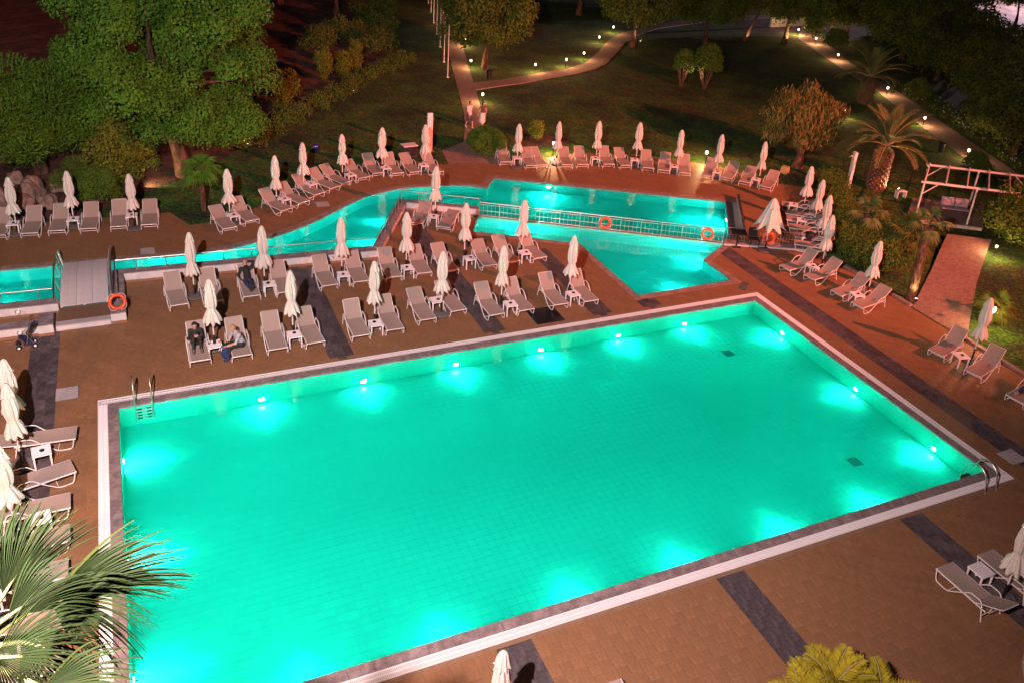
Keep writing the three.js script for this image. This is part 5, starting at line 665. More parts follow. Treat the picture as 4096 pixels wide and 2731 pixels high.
// columnar shrubs and the loose hedge between lawn and bare earth
[[14.67, -36.76, 0.75, 2.5, 'tallest columnar shrub on the bare earth'], [16.27, -37.57, 0.6, 2.0, 'columnar shrub, front one of a close pair'], [17.54, -39.41, 0.6, 2.3, 'columnar shrub, rear one of a close pair'], [10.66, -30.13, 0.6, 1.5, 'low rounded shrub near the big tree crown'], [11.51, -31.97, 0.5, 1.9, 'slim pointed shrub near the big tree crown']].forEach(([x, z, R, h, l], i) => bush(l, [x, 0.08, z], [...blobsIn(26, R * 0.6, h * 0.42, R * 0.6, h * 0.52, 0.26, 0.42, 40 + i)], 900, 0.15, LEAF.yellow, 45 + i, 'columnar shrubs', { lift: 0.6 }));
{ const hp = [[8.01, -23.31], [9.13, -25.14], [10.46, -26.87], [11.48, -28.4], [12.8, -29.73], [14.03, -31.66], [15.45, -33.5], [16.88, -35.33], [18.31, -37.06], [19.73, -38.59], [21.06, -40.02], [21.97, -41.44]]; hp.forEach(([x, z], i) => bush('loose low bush in the line edging the lawn, ' + ORD[i] + ' from the spot lamp', [x, 0.08, z], blobsIn(9, 0.95, 0.35, 0.7, 0.42, 0.3, 0.5, 60 + i), 700, 0.14, i % 3 ? LEAF.olive : LEAF.dark, 61 + i, 'low bushes edging the lawn', { lift: 0.3 })); }
[[20.85, -45.32, 1.5], [19.32, -49.9, 1.7], [22.89, -51.43, 1.6], [16.27, -47.35, 1.3], [24.22, -58.56, 2]].forEach(([x, z, R], i) => bush('shadowy shrub beside the flagpoles, ' + ORD[i] + ' from the lawn', [x, 0.08, z], blobsIn(16, R, R * 0.5, R, R * 0.6, 0.5, 0.8, 80 + i), 420, 0.22, LEAF.dark, 81 + i, 'shadowy shrubs beside the flagpoles'));
// trees of the park
const P1 = { trunk: [[0, -0.1, 0], [0.05, 1.4, 0], [0.25, 3.0, 0.1]], r: 0.22, seed: 100, per: 330, len: 0.27, mat: LEAF.olive, blobs: [...blobsIn(72, 4.0, 2.2, 3.7, 4.6, 0.5, 1.0, 101, { pow: 0.32 }), ...blobsIn(12, 3.6, 0.5, 3.2, 2.9, 0.6, 0.9, 102)] };
const p1 = tree('round crowned park tree beside the main garden path', [27.78, 0.08, -38.79], P1, 'park trees');
const park = [[45.41, -45.62, 1.2, 1.0, 'park tree lit yellow where the winding path bends'], [54.28, -46.54, 3.1, 1.0, 'slim trunked dark tree behind the topiary'], [63.75, -45.93, 4.4, 1.05, 'park tree lit from below near the far wall'], [36.65, -63.66, 2.2, 1.3, 'dark tree beyond the flagpoles'], [47.86, -61.62, 0.4, 1.3, 'dark tree behind the winding path lamps'], [72.31, -63.66, 1.5, 1.3, 'dark tree before the lit far wall'], [16.78, -67.73, 5, 1.3, 'shadowy tree behind the bare earth'], [4.04, -63.66, 2.5, 1.4, 'shadowy tree far behind the big broadleaf tree'], [21.36, -62.44, 0.9, 1.1, 'tree with a curved bare trunk at the upper edge'], [58.05, -63.66, 5.6, 1.3, 'dark tree between the two far lit walls']];
park.forEach(([x, z, a, s, l]) => copy(p1, [x, 0.08, z], a, l, 'park trees', [s, s * (0.95 + 0.2 * hash(x | 0, z | 0, 1)), s]));
tree('leaning bare-limbed tree with a thin brown crown', [59.78, 0.08, -47.35], { trunk: [[0, -0.1, 0], [0.4, 1.4, 0], [1.3, 3.2, 0.2]], r: 0.2, seed: 110, per: 130, len: 0.3, mat: LEAF.rust, blobs: blobsIn(34, 3.6, 1.6, 3, 4.6, 0.6, 1.0, 111) }, 'park trees');
const dk = tree('dense dark tree beside the lamp path', [54.58, 0.08, -11.08], { trunk: [[0, -0.1, 0], [0.1, 1.2, 0], [0.2, 2.6, 0]], r: 0.24, seed: 120, per: 340, len: 0.27, mat: LEAF.dark, blobs: [...blobsIn(90, 4.3, 3.0, 4.1, 4.4, 0.55, 1.05, 121, { pow: 0.32 }), ...blobsIn(14, 3.8, 0.6, 3.6, 2.2, 0.6, 0.9, 122)] }, 'dense dark trees');
[[60.59, -15.26, 1.2, 0.95, 'dense dark tree behind the lamp path bend'], [65.18, -21.88, 3.0, 0.85, 'dense dark tree, tallest beside the lit car park'], [68.24, -30.03, 4.2, 1.0, 'dense dark tree behind the second phoenix palm'], [72.31, -38.18, 0.3, 1.1, 'dense dark tree left of the lit car park'], [61.1, -8.12, 5.2, 1.05, 'dense dark tree behind the pergola'], [69.76, -13.22, 2.2, 0.9, 'dense dark tree at the right picture edge'], [77.41, -27.99, 2.9, 0.62, 'dark tree right before the car park'], [82.5, -41.24, 0.8, 0.7, 'dark tree in the far row left of the car park'], [74.35, -48.37, 3.6, 1.05, 'dark tree at the end of the lamp path']].forEach(([x, z, a, s, l]) => copy(dk, [x, 0.08, z], a, l, 'dense dark trees', s));
const lime = tree('bright lime green tree lit by the car park lamp', [93.71, 0.08, -49.39], { trunk: [[0, -0.1, 0], [0, 2, 0], [0.4, 4.2, 0]], r: 0.22, seed: 130, per: 110, len: 0.5, mat: LEAF.lime, blobs: blobsIn(44, 5, 2.6, 4.6, 6.4, 0.8, 1.3, 131) }, 'lime green trees'); copy(lime, [105.94, 0.08, -51.94], 2, 'second lime green tree before the pale car park', 'lime green trees', 0.85);
// willow-like tree and topiary on the lawn
{
  const t = tree('drooping rust coloured tree behind the shower column', [37.87, 0.08, -12.91], { trunk: [[0, -0.1, 0], [0.1, 0.9, 0], [-0.2, 2.2, 0]], r: 0.26, seed: 140, per: 300, len: 0.34, wid: 0.26, lift: -1.5, spike: 0.1, mat: LEAF.rust, every: 1, blobs: [...blobsIn(40, 2.3, 1.5, 2.1, 3.6, 0.5, 0.85, 141), ...blobsIn(20, 2.6, 0.7, 2.2, 2.2, 0.4, 0.7, 142)] });
  [[41.74, -31.66, 0.85, 2.9, 'smaller topiary shrub on bare stems, lit from below'], [43.27, -30.64, 1.2, 3.5, 'larger topiary shrub on bare stems, lit from below']].forEach(([x, z, R, h, l], i) => { const o = thing('topiary_shrub', l, 'shrub', [x, 0.08, z], 0, 'topiary pair'); const st = []; for (let k = 0; k < 7; k++) { const a = k * 0.9; st.push(sweep([[0.08 * Math.cos(a), -0.03, 0.08 * Math.sin(a)], [R * 0.3 * Math.cos(a), h * 0.25, R * 0.3 * Math.sin(a)], [R * 0.5 * Math.cos(a), h * 0.5, R * 0.5 * Math.sin(a)]], 0.035, 5)); } mesh('stem', st, M.barkPale ??= std({ color: rgb(0.42, 0.34, 0.28), map: barkTex, roughness: 0.9 }), o); mesh('foliage', crown(dome(R, h * 0.9, 150 + i).map(([a, b, c, q, f]) => [a, b * 0.85 + h * 0.33, c, q, f]), 800, 0.13, 151 + i), LEAF.box, o); });
}
// clipped hedges beside the terrace and in the right-hand garden
function hedgeRun(label, A, B, w, h, y, mat, seed) { const n = Math.ceil(Math.hypot(B[0] - A[0], B[1] - A[1]) / 0.42), bl = [], nx = -(B[1] - A[1]), nz = B[0] - A[0], l = Math.hypot(nx, nz); for (let i = 0; i <= n; i++) for (const s of [-0.5, 0, 0.5]) for (const k of [0.35, 0.78]) { const f = i / n; bl.push([lerp(A[0], B[0], f) + (nx / l) * w * s * 0.8 - A[0], h * k, lerp(A[1], B[1], f) + (nz / l) * w * s * 0.8 - A[1], 0.34, 0.85]); } return bush(label, [A[0], y, A[1]], bl, 900, 0.11, mat, seed, null, { lift: 0.35 }, 'hedge'); }
hedgeRun('clipped hedge behind the terrace loungers', [37.26, -9.4], [33.4, -4.3], 1.1, 1.15, 0.08, LEAF.olive, 160);
hedgeRun('hedge stepping down beside the lower deck', [33.2, -3.9], [31.4, -0.6], 1.4, 1.15, 0.05, LEAF.olive, 161);
bush('loose bush below the stepping hedge', [31.9, 0.05, -0.1], blobsIn(18, 0.9, 0.55, 0.9, 0.7, 0.35, 0.55, 162), 800, 0.14, LEAF.olive, 163, null, { lift: 0.4 });
bush('rounded bush behind the short palms', [34.6, 0.15, -2.6], blobsIn(18, 1.1, 0.6, 0.9, 0.7, 0.35, 0.55, 164), 800, 0.13, LEAF.dark, 165, null, { lift: 0.4 });
bush('spreading magnolia-like bush before the pergola', [42.3, 0.1, -0.2], [...blobsIn(44, 2.5, 1.5, 2.2, 1.7, 0.5, 0.85, 166), ...blobsIn(16, 2.6, 0.5, 2.0, 0.6, 0.4, 0.7, 167)], 520, 0.21, LEAF.olive, 168, null, { lift: 0.3, wid: 0.42 });
bush('dark bush at the right picture edge below the ramp lamp', [41.6, 0.02, 2.6], blobsIn(26, 1.5, 0.8, 1.5, 0.8, 0.4, 0.7, 169), 420, 0.2, LEAF.dark, 170, null, { lift: 0.3 });
bush('small round bush under the path lamp behind the pergola', [50.1, 0.08, -10.26], dome(0.8, 1.0, 171), 500, 0.14, LEAF.olive, 172); bush('second small round bush near the path lamp', [48.98, 0.08, -8.94], dome(0.75, 0.9, 173), 500, 0.14, LEAF.olive, 174);
[[59.88, -24.53, 1.1, 1.9, 'lit round bush beside the second phoenix palm'], [67.73, -42.77, 1.3, 2.2, 'dark rounded bush beside the far path lamps'], [69.46, -48.17, 1.1, 2.6, 'dark bush before the lit far wall']].forEach(([x, z, R, h, l], i) => bush(l, [x, 0.08, z], dome(R, h, 175 + i), 320, 0.2, LEAF.dark, 176 + i));
// flower edging along the lamp path
{ const r = RNG(5), L = new Leaves(), wp = []; const A = [[51.83, -7.82], [54.38, -13.01], [57.23, -18.82], [60.69, -25.96]]; for (let i = 0; i < 2600; i++) { const f = r() * 2.999, k = Math.floor(f), u = f - k, x = lerp(A[k][0], A[k + 1][0], u) + r() * 2.2, z = lerp(A[k][1], A[k + 1][1], u) - r() * 0.6; L.leaf(x, 0.1 + r() * 0.35, z, dirOn(r).setY(0.6).normalize(), dirOn(r).setY(1).normalize(), 0.22, 0.12, 0.7 + 0.6 * r()); if (r() < 0.045) wp.push(put(new THREE.OctahedronGeometry(0.045), x, 0.5, z)); } const t = thing('flower_border', 'dark ground cover with small white flowers along the lamp path', 'flower border'); t.userData.kind = 'stuff'; mesh('foliage', L.build(), LEAF.dark, t); mesh('blossoms', wp, M.whitePlastic, t); }

// palms --------------------------------------------------------------------
function pinnate(L, at, az, el, len, droop, n, ll, wid, r, tint = 0, k0 = 1) { // one feather frond; returns its midrib points
  const pts = []; let p = V(...at), e = el; const st = len / 14; for (let i = 0; i <= 14; i++) { pts.push(p.clone()); p = p.clone().add(V(Math.cos(az) * Math.cos(e), Math.sin(e), Math.sin(az) * Math.cos(e)).multiplyScalar(st)); e -= droop / 14 * (0.5 + i / 14); }
  for (let i = 0; i < n; i++) { const f = 0.12 + 0.88 * (i / n), q = f * 14, a = Math.min(13, Math.floor(q)), c = pts[a].clone().lerp(pts[a + 1], q - a), tan = pts[a + 1].clone().sub(pts[a]).normalize(), side = tan.clone().cross(V(0, 1, 0)).normalize(), up = side.clone().cross(tan); for (const s of [-1, 1]) { const d = side.clone().multiplyScalar(s).addScaledVector(tan, 0.75).addScaledVector(up, 0.35 - 0.2 * r()).normalize(); L.leaf(c.x, c.y, c.z, d, up.clone().addScaledVector(d, -up.dot(d)).normalize(), ll * (0.35 + 0.65 * Math.sin(Math.PI * clamp(f * 0.9 + 0.1, 0, 1))) * (0.85 + 0.3 * r()), wid, k0 * (0.75 + 0.5 * r()), tint); } }
  return pts;
}
function phoenix(label, at, h, R, seed, s = 1) {
  const t = thing('phoenix_palm', label, 'palm', at, 0, 'phoenix palms'), r = RNG(seed), stubs = [];
  mesh('trunk', sweep([[0, -0.1, 0], [0, 0.3, 0], [0.05, h * 0.5, 0], [0.1, h * 0.85, 0], [0.1, h, 0]], (u) => [R * 1.05, R, R * 1.08, R * 1.1, R * 0.6][Math.round(u * 4)], 16), M.bark, t);
  for (let i = 0; i < 15; i++) for (let j = 0; j < 11; j++) { const a = ((j + (i % 2) * 0.5) / 11) * Math.PI * 2, y = 0.25 + (i / 15) * (h - 0.35), q = R * 1.06; stubs.push(put(new THREE.ConeGeometry(0.1, 0.2, 4), Math.cos(a) * q, y, Math.sin(a) * q, 0, -a + Math.PI / 2, 0).translate(0, 0, 0)); } mesh('leaf_bases', stubs, M.stub ??= std({ color: rgb(0.55, 0.42, 0.33), map: barkTex, roughness: 0.9 }), t);
  for (let i = 0; i < 26; i++) { const L = new Leaves(), ring = i < 9 ? 0 : i < 18 ? 1 : 2, el = [1.25, 0.85, 0.35][ring] + (r() - 0.5) * 0.25, pts = pinnate(L, [0.1, h + 0.05, 0], i * 2.399, el, (2.5 + 0.5 * r()) * s, [1.0, 1.35, 1.5][ring], 46, 0.5 * s, 0.045, r, ring === 2 ? 0.25 : 0.05, 1); const f = mesh('frond', L.build(), LEAF.palm, t); mesh('midrib', sweep(pts, (u) => lerp(0.035, 0.006, u), 5), M.rib ??= std({ color: rgb(0.32, 0.27, 0.13), roughness: 0.7 }), f); }
}
phoenix('phoenix palm with a fat diamond patterned trunk beside the shower column', [40.11, 0.07, -8.74], 2.5, 0.46, 200, 1.0); phoenix('farther phoenix palm on the lawn', [54.38, 0.07, -24.63], 2.0, 0.5, 201, 1.1);
function fanLeaf(rootM, hub, dir, up, R, n, spread, seed, split = 0.55, droop = 0.5, wmul = 1) {   // pleated fan blade built of folded segments
  const r = RNG(seed), pos = [], idx = [], d = dir.clone().normalize(), s = d.clone().cross(up).normalize(), u = s.clone().cross(d).normalize();
  for (let i = 0; i < n; i++) { const a = (i / (n - 1) - 0.5) * spread, len = R * (0.72 + 0.28 * Math.cos(a * 0.85)) * (0.9 + 0.2 * r()), da = (spread / (n - 1)) * 0.52 * wmul, dr = droop * (0.6 + 0.8 * r()), tw = (r() - 0.5) * 0.16, K = 9, b0 = pos.length / 3;
    for (let k = 0; k <= K; k++) { const f = k / K, q = len * f, wide = f < split ? da : da * (1 - (f - split) / (1 - split)) * 1.0, ang = a + tw * Math.max(0, f - split), drop = -dr * len * Math.pow(Math.max(0, f - 0.35), 2) * 1.5, cup = -0.12 * R * Math.abs(Math.sin(a)) * f; for (const e of [-1, 0, 1]) { const an = ang + e * wide, fold = e === 0 ? 0.035 * R * Math.min(1, f * 2.5) * (f < split ? 1 : 1 - (f - split) / (1 - split) * 0.8) : 0, P = hub.clone().addScaledVector(d, q * Math.cos(an)).addScaledVector(s, q * Math.sin(an)).addScaledVector(u, fold + cup); P.y += drop; pos.push(P.x, P.y, P.z); } }
    for (let k = 0; k < K; k++) for (const e of [0, 1]) { const A = b0 + k * 3 + e; idx.push(A, A + 1, A + 3, A + 1, A + 4, A + 3); } }
  const g = new THREE.BufferGeometry(); g.setAttribute('position', new THREE.Float32BufferAttribute(pos, 3)); g.setIndex(idx); const q = g.toNonIndexed(); const c = new Float32Array(q.attributes.position.count * 3), per = 9 * 2 * 6; for (let i = 0; i < c.length / 3; i++) { const sg = Math.floor(i / per), k = 0.8 + 0.4 * hash(sg, seed, 2), y = hash(sg, seed, 5) < 0.12 ? 0.5 : 0; c[i * 3] = k * (1 + y); c[i * 3 + 1] = k * (1 + y * 0.35); c[i * 3 + 2] = k * (1 - y * 0.4); } q.setAttribute('color', new THREE.BufferAttribute(c, 3)); q.computeVertexNormals(); return q;
}
const petioleMat = std({ color: rgb(0.17, 0.19, 0.06), roughness: 0.6 });
function fanPalm(label, at, h, r0, leaves, seed, mat, o = {}) {
  const t = thing('fan_palm', label, 'palm', at, o.turn ?? 0, o.group), r = RNG(seed), top = V(o.lean?.[0] ?? 0, h, o.lean?.[1] ?? 0), pts = [[0, -0.1, 0], [top.x * 0.2, h * 0.4, top.z * 0.2], [top.x * 0.6, h * 0.75, top.z * 0.6], [top.x, h, top.z]];
  mesh('trunk', sweep(fillet(pts, 0.5, 4), (u) => r0 * (1 - 0.15 * u), 12), M.bark, t);
  const fib = []; for (let i = 0; i < Math.round(h * (o.stubs ?? 26)); i++) { const f = i / Math.round(h * (o.stubs ?? 26)), c = V(lerp(0, top.x, f * f), h * f, lerp(0, top.z, f * f)), a = i * 2.4; fib.push(put(new THREE.ConeGeometry(0.03, 0.16, 4), c.x + Math.cos(a) * r0 * 0.95, c.y, c.z + Math.sin(a) * r0 * 0.95, 0, -a + Math.PI / 2, 0)); } if (fib.length) mesh('leaf_bases', fib, M.bark, t);
  for (let i = 0; i < leaves; i++) { const az = i * 2.399 + r() * 0.3, el = lerp(1.3, -0.5, i / leaves) + (r() - 0.5) * 0.2, pl = (o.petiole ?? 0.6) * (0.8 + 0.4 * r()), d = V(Math.cos(az) * Math.cos(el), Math.sin(el), Math.sin(az) * Math.cos(el)), hub = top.clone().addScaledVector(d, pl); const fl = mesh('leaf', fanLeaf(null, hub, d.clone().add(V(0, -0.35, 0)), V(0, 1, 0), o.R ?? 0.6, o.n ?? 20, 3.4, seed + i * 13, 0.5, o.droop ?? 0.5), mat, t); mesh('petiole', sweep([top, hub], 0.014, 5), petioleMat, fl); }
  return t;
}
fanPalm('small fan palm at the end of the terrace behind the bridge', [4.43, 0.07, -14.34], 1.95, 0.11, 18, 210, LEAF.broad, { R: 0.62, petiole: 0.45 });
fanPalm('short shaggy palm beside the stepping hedge', [33.3, 0.05, -2.9], 1.6, 0.2, 7, 211, LEAF.palm, { R: 0.65, petiole: 0.5, lean: [0.1, 0.1] });
fanPalm('low dark palm with spreading leaves below the pergola', [34.9, 0.12, -1.6], 0.7, 0.16, 14, 212, LEAF.dark, { R: 0.9, petiole: 0.7 });
fanPalm('leaning shaggy palm lit at its foot beside the ramp', [31.2, 0.0, 2.5], 3.3, 0.2, 7, 213, LEAF.palm, { R: 0.55, petiole: 0.5, lean: [0.25, -0.35] });
fanPalm('young palm between ramp and closed parasol', [33.3, 0.0, 4.9], 0.5, 0.09, 12, 214, LEAF.olive, { R: 0.55, petiole: 0.4 });
// foreground fan palm close to the camera
{
  const t = thing('fan_palm', 'large fan palm with long drooping leaf tips close to the viewer', 'palm', [0.48, 0, 20.2]), hub0 = V(0, 11.2, 0);
  mesh('trunk', sweep([[-0.25, -0.1, 0.4], [-0.2, 3, 0.25], [-0.08, 7, 0.1], [0, 11.1, 0]], (u) => lerp(0.24, 0.17, u), 14), M.bark, t); const fib = []; for (let i = 0; i < 160; i++) { const f = 0.4 + 0.6 * i / 160, a = i * 2.4; fib.push(put(new THREE.ConeGeometry(0.04, 0.2, 4), Math.cos(a) * 0.19 - 0.25 * (1 - f), 11.1 * f, Math.sin(a) * 0.19 + 0.35 * (1 - f), 0, -a + Math.PI / 2, 0)); } mesh('leaf_bases', fib, M.bark, t);
  // hub, direction, length, upper side, spread, droop
  const lv = [[[0.50, 11.10, -0.35], [0.97, 0.24, 0.02], 0.92, [0.04, -0.21, 0.98], 1.25, 0.28], [[0.50, 11.08, -0.34], [0.95, -0.2, 0.27], 0.66, [-0.27, 0.05, 0.96], 2.4, 0.7], [[0.28, 11.45, -0.09], [0.58, 0.75, -0.32], 0.7, [0.45, 0.04, 0.89], 1.3, 0.2], [[0.19, 11.44, -0.06], [0.32, 0.85, -0.41], 0.75, [0.62, 0.14, 0.77], 1.3, 0.2], [[0.29, 11.47, 0.45], [0.97, -0.25, 0.07], 0.56, [0.04, 0.43, 0.90], 2.6, 0.45], [[0.52, 11.3, 0.62], [0.97, -0.14, 0.23], 0.62, [-0.23, 0.03, 0.97], 2.0, 0.45], [[0.10, 11.27, -0.3], [-0.24, 0.59, -0.77], 0.78, [0.59, 0.72, 0.36], 2.6, 0.4], [[0.36, 11.2, 0.1], [0.85, -0.45, 0.2], 0.6, [0.2, 0.2, 0.95], 2.4, 0.8], [[0.3, 11.35, 0.0], [0.8, 0.35, -0.2], 0.6, [0.2, -0.1, 0.95], 1.6, 0.35], [[-0.5, 11.4, -0.2], [-1, 0.3, -0.4], 0.8, [0.2, 1, 0], 2.8, 0.4], [[-0.5, 11.1, 0.3], [-1, 0, 0.5], 0.8, [0, 1, 0], 2.8, 0.5], [[0, 11.3, 0.6], [-0.1, 0.2, 1], 0.8, [0, 1, 0], 2.8, 0.5], [[0.1, 10.8, -0.4], [0.2, -0.7, -0.6], 0.7, [0, 0.6, -0.8], 2.4, 0.6]];
  lv.forEach(([h, d, R, up, sp, dr], i) => { const hub = V(...h), f = mesh('leaf', fanLeaf(null, hub, V(...d), V(...up), R * 0.98, 30, sp, 300 + i * 7, 0.36, dr, 0.8), LEAF.grey, t); const a = hub0.clone().add(V(0, -0.15, 0)); mesh('petiole', sweep([a, a.clone().lerp(hub, 0.5).add(V(0, 0.05, 0)), hub, hub.clone().addScaledVector(V(...d).normalize(), R * 0.25)], (u) => lerp(0.028, 0.009, u), 6), petioleMat, f); });
}
// feathery palms at the lower edge of the picture
function areca(label, at, h, seed, n) { const t = thing('feather_palm', label, 'palm', at, 0, 'feather palms at the hotel side'), r = RNG(seed); const st = []; for (let i = 0; i < 4; i++) st.push(sweep([[0.1 * Math.cos(i * 1.6), -0.02, 0.1 * Math.sin(i * 1.6)], [0.16 * Math.cos(i * 1.6), h * 0.6, 0.16 * Math.sin(i * 1.6)]], 0.04, 7)); mesh('stem', st, petioleMat, t); for (let i = 0; i < n; i++) { const L = new Leaves(), pts = pinnate(L, [(r() - 0.5) * 0.2, h * 0.55, (r() - 0.5) * 0.2], i * 2.399 + r(), 1.35 - 0.6 * (i / n), 0.75 + 0.3 * r(), 1.5, 26, 0.3, 0.035, r, 0.3, 1.5); const f = mesh('frond', L.build(), LEAF.lime, t); mesh('midrib', sweep(pts, 0.012, 5), M.rib, f); } }
areca('tallest yellow-green feather palm at the lower picture edge', [13.7, 0, 16.95], 1.9, 400, 16); areca('yellow-green feather palm left of the tallest one', [12.95, 0, 17.05], 1.6, 401, 13); areca('low yellow-green feather palm right of the tallest one', [14.45, 0, 17.6], 1.5, 402, 12); areca('feather palm beside the round planter and lounger', [21.0, 0, 17.0], 1.3, 403, 12);

// ---------------------------------------------------------------- garden objects
{
  const r = RNG(44); // boulders
  [[-3.5, -19.84, 0.55, 'small boulder at the left picture edge'], [-2.63, -17.7, 0.95, 'largest boulder beside the terrace'], [-2.89, -16.38, 0.6, 'dark boulder in front of the largest one'], [-1.92, -16.48, 0.6, 'rounded pale boulder nearest the clipped bush'], [-1.56, -18.31, 0.45, 'boulder half hidden behind a parasol'], [-4.01, -17.19, 0.7, 'boulder behind the first terrace parasol']].forEach(([x, z, s, l], i) => { const g = new THREE.IcosahedronGeometry(1, 4), p = g.attributes.position; for (let k = 0; k < p.count; k++) { const v = V(p.getX(k), p.getY(k), p.getZ(k)), n = 1 + 0.28 * Math.sin(v.x * 2.1 + i * 3) * Math.cos(v.z * 2.4 + i) + 0.12 * Math.sin(v.y * 5 + i * 2 + v.x * 4) + 0.05 * Math.sin(v.x * 13 + v.z * 11); v.multiplyScalar(n); p.setXYZ(k, v.x * s * 0.72, Math.max(-0.25 * s, v.y * s * 0.8), v.z * s * 0.6); } g.computeVertexNormals(); planarUV(g); const o = solid('boulder', g, M.rock, l, 'boulder', 'boulders'); o.position.set(x, 0.07 + 0.2 * s, z); o.rotation.y = i * 1.7; });
  // flagpoles
  [[23.97, -36.72], [25.32, -41.51], [26.84, -46.99], [28.31, -52.3], [29.78, -57.65], [31.38, -63.31], [32.76, -68.45]].forEach(([x, z], i) => { const f = thing('flagpole', 'bare white flagpole, ' + ORD[i] + ' of the row from the pools', 'flagpole', [x, 0.07, z], 0, 'flagpoles'); mesh('pole', cyl(0.028, 0.05, 3.9, 8, 0, 1.95, 0), M.whitePaint, f); mesh('finial', ball(0.05, 0, 3.93, 0), M.steel, f); mesh('base', cyl(0.12, 0.14, 0.06, 12, 0, 0.03, 0), M.steel, f); });
  // shower columns
  const sh = (label, at, turn) => { const s = thing('shower_column', label, 'shower', at, turn, 'shower columns'); mesh('column', rbox(0.32, 2.25, 0.16, 0.03, 0, 1.125, 0), M.whitePlastic, s); for (const x of [-0.06, 0.06]) mesh('groove', box(0.012, 2.1, 0.006, x, 1.1, 0.081), M.channel, s); mesh('arm', pipe([[0.1, 2.02, 0.06], [0.1, 2.06, 0.3], [0.1, 1.98, 0.36]], 0.014, 6, 0.05), M.steel, s); mesh('shower_head', cyl(0.05, 0.03, 0.04, 14, 0.1, 1.95, 0.36), M.steel, s); mesh('tap', cyl(0.02, 0.02, 0.08, 8, 0, 1.05, 0.1, Math.PI / 2), M.steel, s); mesh('base_plate', rbox(0.5, 0.03, 0.4, 0.01, 0, 0.015, 0.05), M.capStone, s); };
  sh('white shower column on the lawn behind the curved pool', [17.18, 0.07, -20.35], 0.1); sh('white shower column behind the hedge', [38.23, 0.07, -8.99], -1.9);
  const cb = thing('service_cabinet', 'dark cabinet with a white top beside the first shower column', 'cabinet', [15.81, 0.07, -19.79], 0.1); mesh('body', rbox(0.75, 0.62, 0.5, 0.01, 0, 0.31, 0), M.slateStone, cb); mesh('top', rbox(0.85, 0.04, 0.62, 0.01, 0, 0.64, 0), M.whitePlastic, cb); mesh('door', box(0.34, 0.54, 0.012, 0.18, 0.31, 0.256), M.black, cb); mesh('door', box(0.34, 0.54, 0.012, -0.18, 0.31, 0.256), M.black, cb);
  const bb = thing('ball', 'small blue ball lying on the lawn', 'ball', [10.87, 0.52, -21.0]); mesh('skin', ball(0.15), std({ color: rgb(0.005, 0.02, 0.45), roughness: 0.4 }), bb); mesh('stripe', torus(0.1495, 0.008, 6, 24, 0, 0, 0, 1), M.whitePlastic, bb);
  const pf = thing('cube_stool', 'pale cube stool on the lawn behind the last arc lounger', 'stool', [36.34, 0.07, -12.2], 0.5); mesh('body', rbox(0.42, 0.4, 0.42, 0.05, 0, 0.2, 0), std({ color: rgb(0.4, 0.3, 0.12), roughness: 0.7 }), pf); mesh('seat', rbox(0.4, 0.03, 0.4, 0.012, 0, 0.41, 0), std({ color: rgb(0.45, 0.34, 0.15), roughness: 0.7 }), pf);
  const bo = (label, x, z) => { const o = thing('litter_bin', label, 'bin', [x, 0.07, z], 0, 'park litter bins'); mesh('body', cyl(0.2, 0.18, 0.62, 16, 0, 0.42, 0), M.black, o); mesh('post', cyl(0.03, 0.03, 0.9, 8, 0, 0.45, -0.22), M.black, o); mesh('rim', torus(0.2, 0.015, 6, 20, 0, 0.73, 0, Math.PI / 2), M.black, o); }; bo('dark litter bin beside the main garden path', 26.9, -35.6); bo('dark litter bin on the winding path bend', 46.0, -45.5); bo('dark litter bin beside the lamp path', 50.0, -13.0);
  // pergola with bench
  const pg = thing('pergola', 'white timber pergola frame above the ramp', 'pergola', [0, 0, 0]), y0 = 0.27, pt = (a, b) => [38.4 + a * 0.83 + b * 0.62, -4.2 + a * 0.56 - b * 0.5], H = 2.0, beam = (A, B, w, n) => mesh(n, sweep([A, B], w, 4, true), M.whitePaint, pg);
  const fl = struct('pergola_floor', slab([pt(-0.4, -0.3), pt(3.4, -0.3), pt(3.4, 4.5), pt(-0.4, 4.5)], 0.1, y0), M.paver); void fl;
  for (const a of [0, 2.6, 5.2]) for (const b of [0, 4.2]) { const [x, z] = pt(a, b); beam([x, y0 - 0.2, z], [x, y0 + H, z], 0.06, 'post'); }
  for (const b of [0, 4.2]) { const A = pt(-0.15, b), B = pt(5.6, b); beam([A[0], y0 + H, A[1]], [B[0], y0 + H, B[1]], 0.075, 'beam'); }
  for (let i = 0; i < 6; i++) { const A = pt(i * 1.04, -0.12), B = pt(i * 1.04, 4.32); beam([A[0], y0 + H + 0.09, A[1]], [B[0], y0 + H + 0.09, B[1]], 0.04, 'rafter'); }
  for (const b of [0, 4.2]) for (const [a, s] of [[0, 1], [5.2, -1]]) { const A = pt(a, b), B = pt(a + s * 0.7, b); beam([A[0], y0 + H - 0.65, A[1]], [B[0], y0 + H - 0.04, B[1]], 0.035, 'brace'); }
  const kb = thing('pergola_kerb', 'pale kerb in front of the pergola floor', 'kerb'); for (let i = 0; i < 6; i++) { const A = pt(-0.4 + i * 0.63, -0.42), m = mesh('kerb_stone', rbox(0.62, 0.16, 0.16, 0.015), M.hatch, kb); m.position.set(A[0] + 0.26, 0.24, A[1] + 0.17); m.rotation.y = -0.593; }
